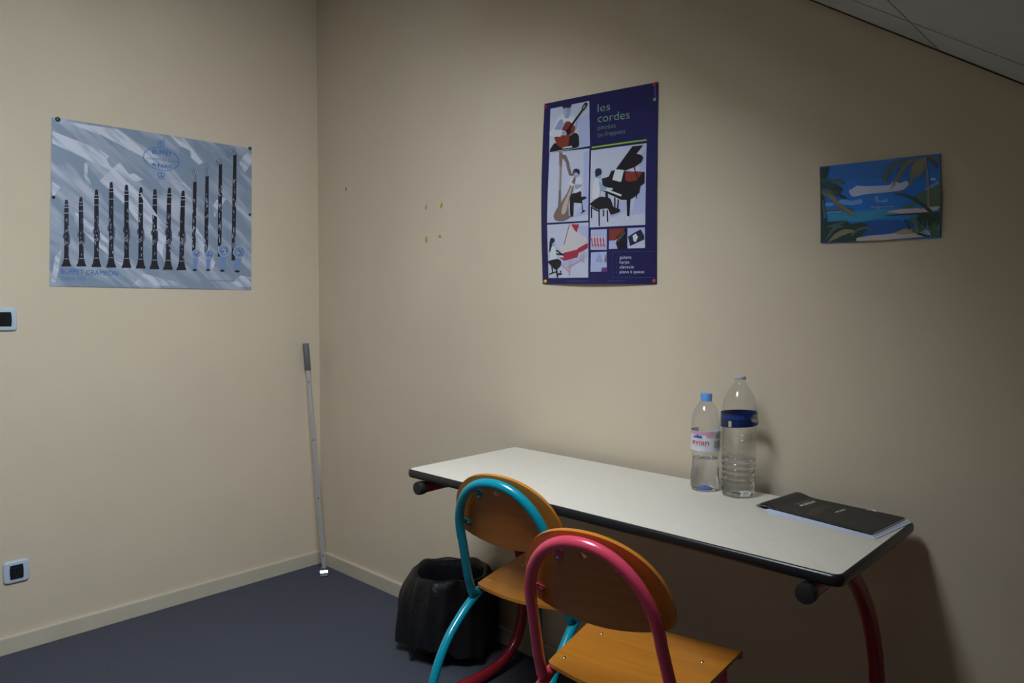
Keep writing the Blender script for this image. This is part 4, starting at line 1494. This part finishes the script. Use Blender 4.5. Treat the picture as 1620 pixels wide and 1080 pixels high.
sl_poly('label_print', rt_(-.050, .030, .55, .92, 16), M_NAVY2)
sl_text('AMPARA', -.052, .012, .62, .24, mat('label_mid_blue_ink', (.015, .085, .30), .3), .0)
sl_poly('label_seal', rt_(-.0300, -.0205, .06, .48, 4), mat('label_pale_green', (.42, .50, .27), .35), .0005)
for k in range(4):
    sl_poly('label_line', rt_(-.018, .004, .12 + k * .10, .16 + k * .10, 6), M_NAVY2, .0004, 0)
sl_poly('label_white', [(.030, .52), (.046, .92), (.066, .92), (.066, .30), (.050, .24), (.036, .36)], mat('label_white_patch', (.45, .46, .50), .35), .0004)
sl_poly('label_teal', [(.026, .62), (.036, .95), (.046, .92), (.034, .60)], mat('label_teal_patch', (.02, .22, .33), .35), .0006)
sl_text('CRISTALINE', .031, .075, .54, .22, mat('label_red_ink', (.50, .06, .03), .35), .015)


# ================================================================== BOOKLET and sheets on the table
def quad_sheet(FL, BL, BR, FR, hfun, th, nu=24, nv=8):
    V, F = [], []
    FL, BL, BR, FR = (Vector((*p, 0)) for p in (FL, BL, BR, FR))
    for sgn in (0, 1):
        for j in range(nv + 1):
            for i in range(nu + 1):
                u, v = i / nu, j / nv
                P = (FL * (1 - u) + FR * u) * (1 - v) + (BL * (1 - u) + BR * u) * v
                V.append(Vector((P.x, P.y, hfun(u, v) - th * sgn)))
    q = (nu + 1) * (nv + 1)
    for j in range(nv):
        for i in range(nu):
            a = j * (nu + 1) + i
            F.append([a, a + 1, a + nu + 2, a + nu + 1])
            F.append([q + a, q + a + nu + 1, q + a + nu + 2, q + a + 1])
    ring = [i for i in range(nu + 1)] + [j * (nu + 1) + nu for j in range(1, nv + 1)] + [nv * (nu + 1) + i for i in range(nu - 1, -1, -1)] + [j * (nu + 1) for j in range(nv - 1, 0, -1)]
    for i in range(len(ring)):
        a, b = ring[i], ring[(i + 1) % len(ring)]
        F.append([a, b, q + b, q + a])
    return V, F


BFL, BBL, BBR, BFR = (2.2905, -.1865), (2.318, -.030), (2.601, -.060), (2.5835, -.241)
NSH = 5
SH_T = .0009
base_z = ZT + .0004 + NSH * SH_T
rs = random.Random(11)
SHL = ['lowest loose white sheet under the black booklet', 'second loose white sheet from the table under the booklet', 'middle loose white sheet under the black booklet',
       'fourth loose white sheet from the table under the booklet', 'topmost loose white sheet directly beneath the black booklet']
for k in range(NSH):
    dx, dy = .016 - .0025 * k + rs.uniform(-.002, .002), -.008 + .0016 * k
    t = rs.uniform(-.01, .01)
    q4 = [(2.318 + dx + t * .1, -.212 + dy), (2.345 + dx - t * .1, -.052 + dy), (2.603 + dx * .9, -.056 + dy * .3 + t * .5), (2.583 + dx * .7, -.243 + dy)]
    zz = ZT + .0004 + k * SH_T + SH_T * .85
    sh = mesh('paper_sheet', *quad_sheet(q4[0], q4[1], q4[2], q4[3], lambda u, v: zz, SH_T * .8, 4, 4), M_SHEET)
    sh['label'] = SHL[k]
    sh['category'] = 'paper'
    sh['group'] = 'loose sheets under the booklet'

bk = thing('booklet', 'black glossy music booklet lying on white sheets at the table end', 'booklet', (2.45, -.13, ZT))


def bh(u, v, top=True):
    h = base_z + .0052
    hump = .0075 * math.exp(-((u - .075) / .085) ** 2) * (.35 + .65 * v)
    edge = -.0055 * math.exp(-(u / .018) ** 2) * (1 - .3 * v)
    return h + hump + edge


mesh('pages', *quad_sheet(*[(a[0] * .988 + 2.45 * .012 + .004, a[1] * .975 - .135 * .025) for a in (BFL, BBL, BBR, BFR)], lambda u, v: base_z + .0030 + .45 * (bh(u, v) - base_z - .0052), .0016), mat('booklet_pages', (.42, .42, .44), .7), bk)
mesh('cover', *quad_sheet(BFL, BBL, BBR, BFR, bh, .0008), M_COVER, bk, sharp=50)
mesh('back_cover', *quad_sheet(BFL, BBL, BBR, BFR, lambda u, v: base_z + .0008 + .35 * (bh(u, v) - base_z - .0052), .0007), M_COVER, bk, sharp=50)


def bpt(px, py, off=.0003):
    """print position on the cover from a pixel"""
    P = on_plane(px, py, 2, base_z + .0052)
    w = Vector((P.x, P.y))
    # invert the bilinear quad
    u, v = .5, .5
    FLv, BLv, BRv, FRv = (Vector(p) for p in (BFL, BBL, BBR, BFR))
    for _ in range(12):
        Q = (FLv * (1 - u) + FRv * u) * (1 - v) + (BLv * (1 - u) + BRv * u) * v
        du = (FRv - FLv) * (1 - v) + (BRv - BLv) * v
        dv = (BLv - FLv) * (1 - u) + (BRv - FRv) * u
        e = w - Q
        det = du.x * dv.y - du.y * dv.x
        u += (e.x * dv.y - e.y * dv.x) / det
        v += (du.x * e.y - du.y * e.x) / det
    return Vector((P.x, P.y, bh(u, v) + off))


def btext(body, bl, br, tl, m, bold=0.0):
    v, f = text2d(body, 0, bold)
    A, B, C = bpt(*bl), bpt(*br), bpt(*tl)
    mesh('lettering', [A + (B - A) * x + (C - A) * y + Vector((0, 0, .0004)) for x, y in v], f, m, bk)


mbi = mat('booklet_white_ink', (.80, .80, .80), .4)
mbi2 = mat('booklet_grey_ink', (.10, .10, .10), .4)


def fK(x, y):
    return (1250 + x / 10.8, 782 + y / 10.8)


btext('MUSIQUE', fK(190, 205), fK(440, 130), fK(150, 185), mbi, .02)
mesh('printed_bar', [bpt(*fK(*p), .0005) for p in ((85, 180), (335, 108), (318, 98), (68, 168))], [[0, 1, 2, 3]], mbi2, bk)
btext('MUSIC', fK(795, 315), fK(970, 262), fK(755, 300), mbi, .02)
btext('BOOK', fK(860, 345), fK(960, 312), fK(835, 335), mbi2)
mesh('printed_triangle', [bpt(*fK(*p), .0006) for p in ((1275, 264), (1445, 258), (1478, 304), (1380, 272))], [[0, 1, 3], [1, 2, 3]], mbi, bk)
for pts, m in (([(270, 340), (430, 205), (620, 235), (560, 300), (360, 370)], mat('booklet_red_glow_print', (.034, .012, .010), .4)), ([(500, 195), (700, 195), (720, 232), (560, 225)], mat('booklet_olive_print', (.030, .030, .009), .4))):
    v, tr = sheet2d([fK(*p) for p in pts], (), 0)
    mesh('printed_patch', [bpt(*p, .0004) for p in v], tr, m, bk)
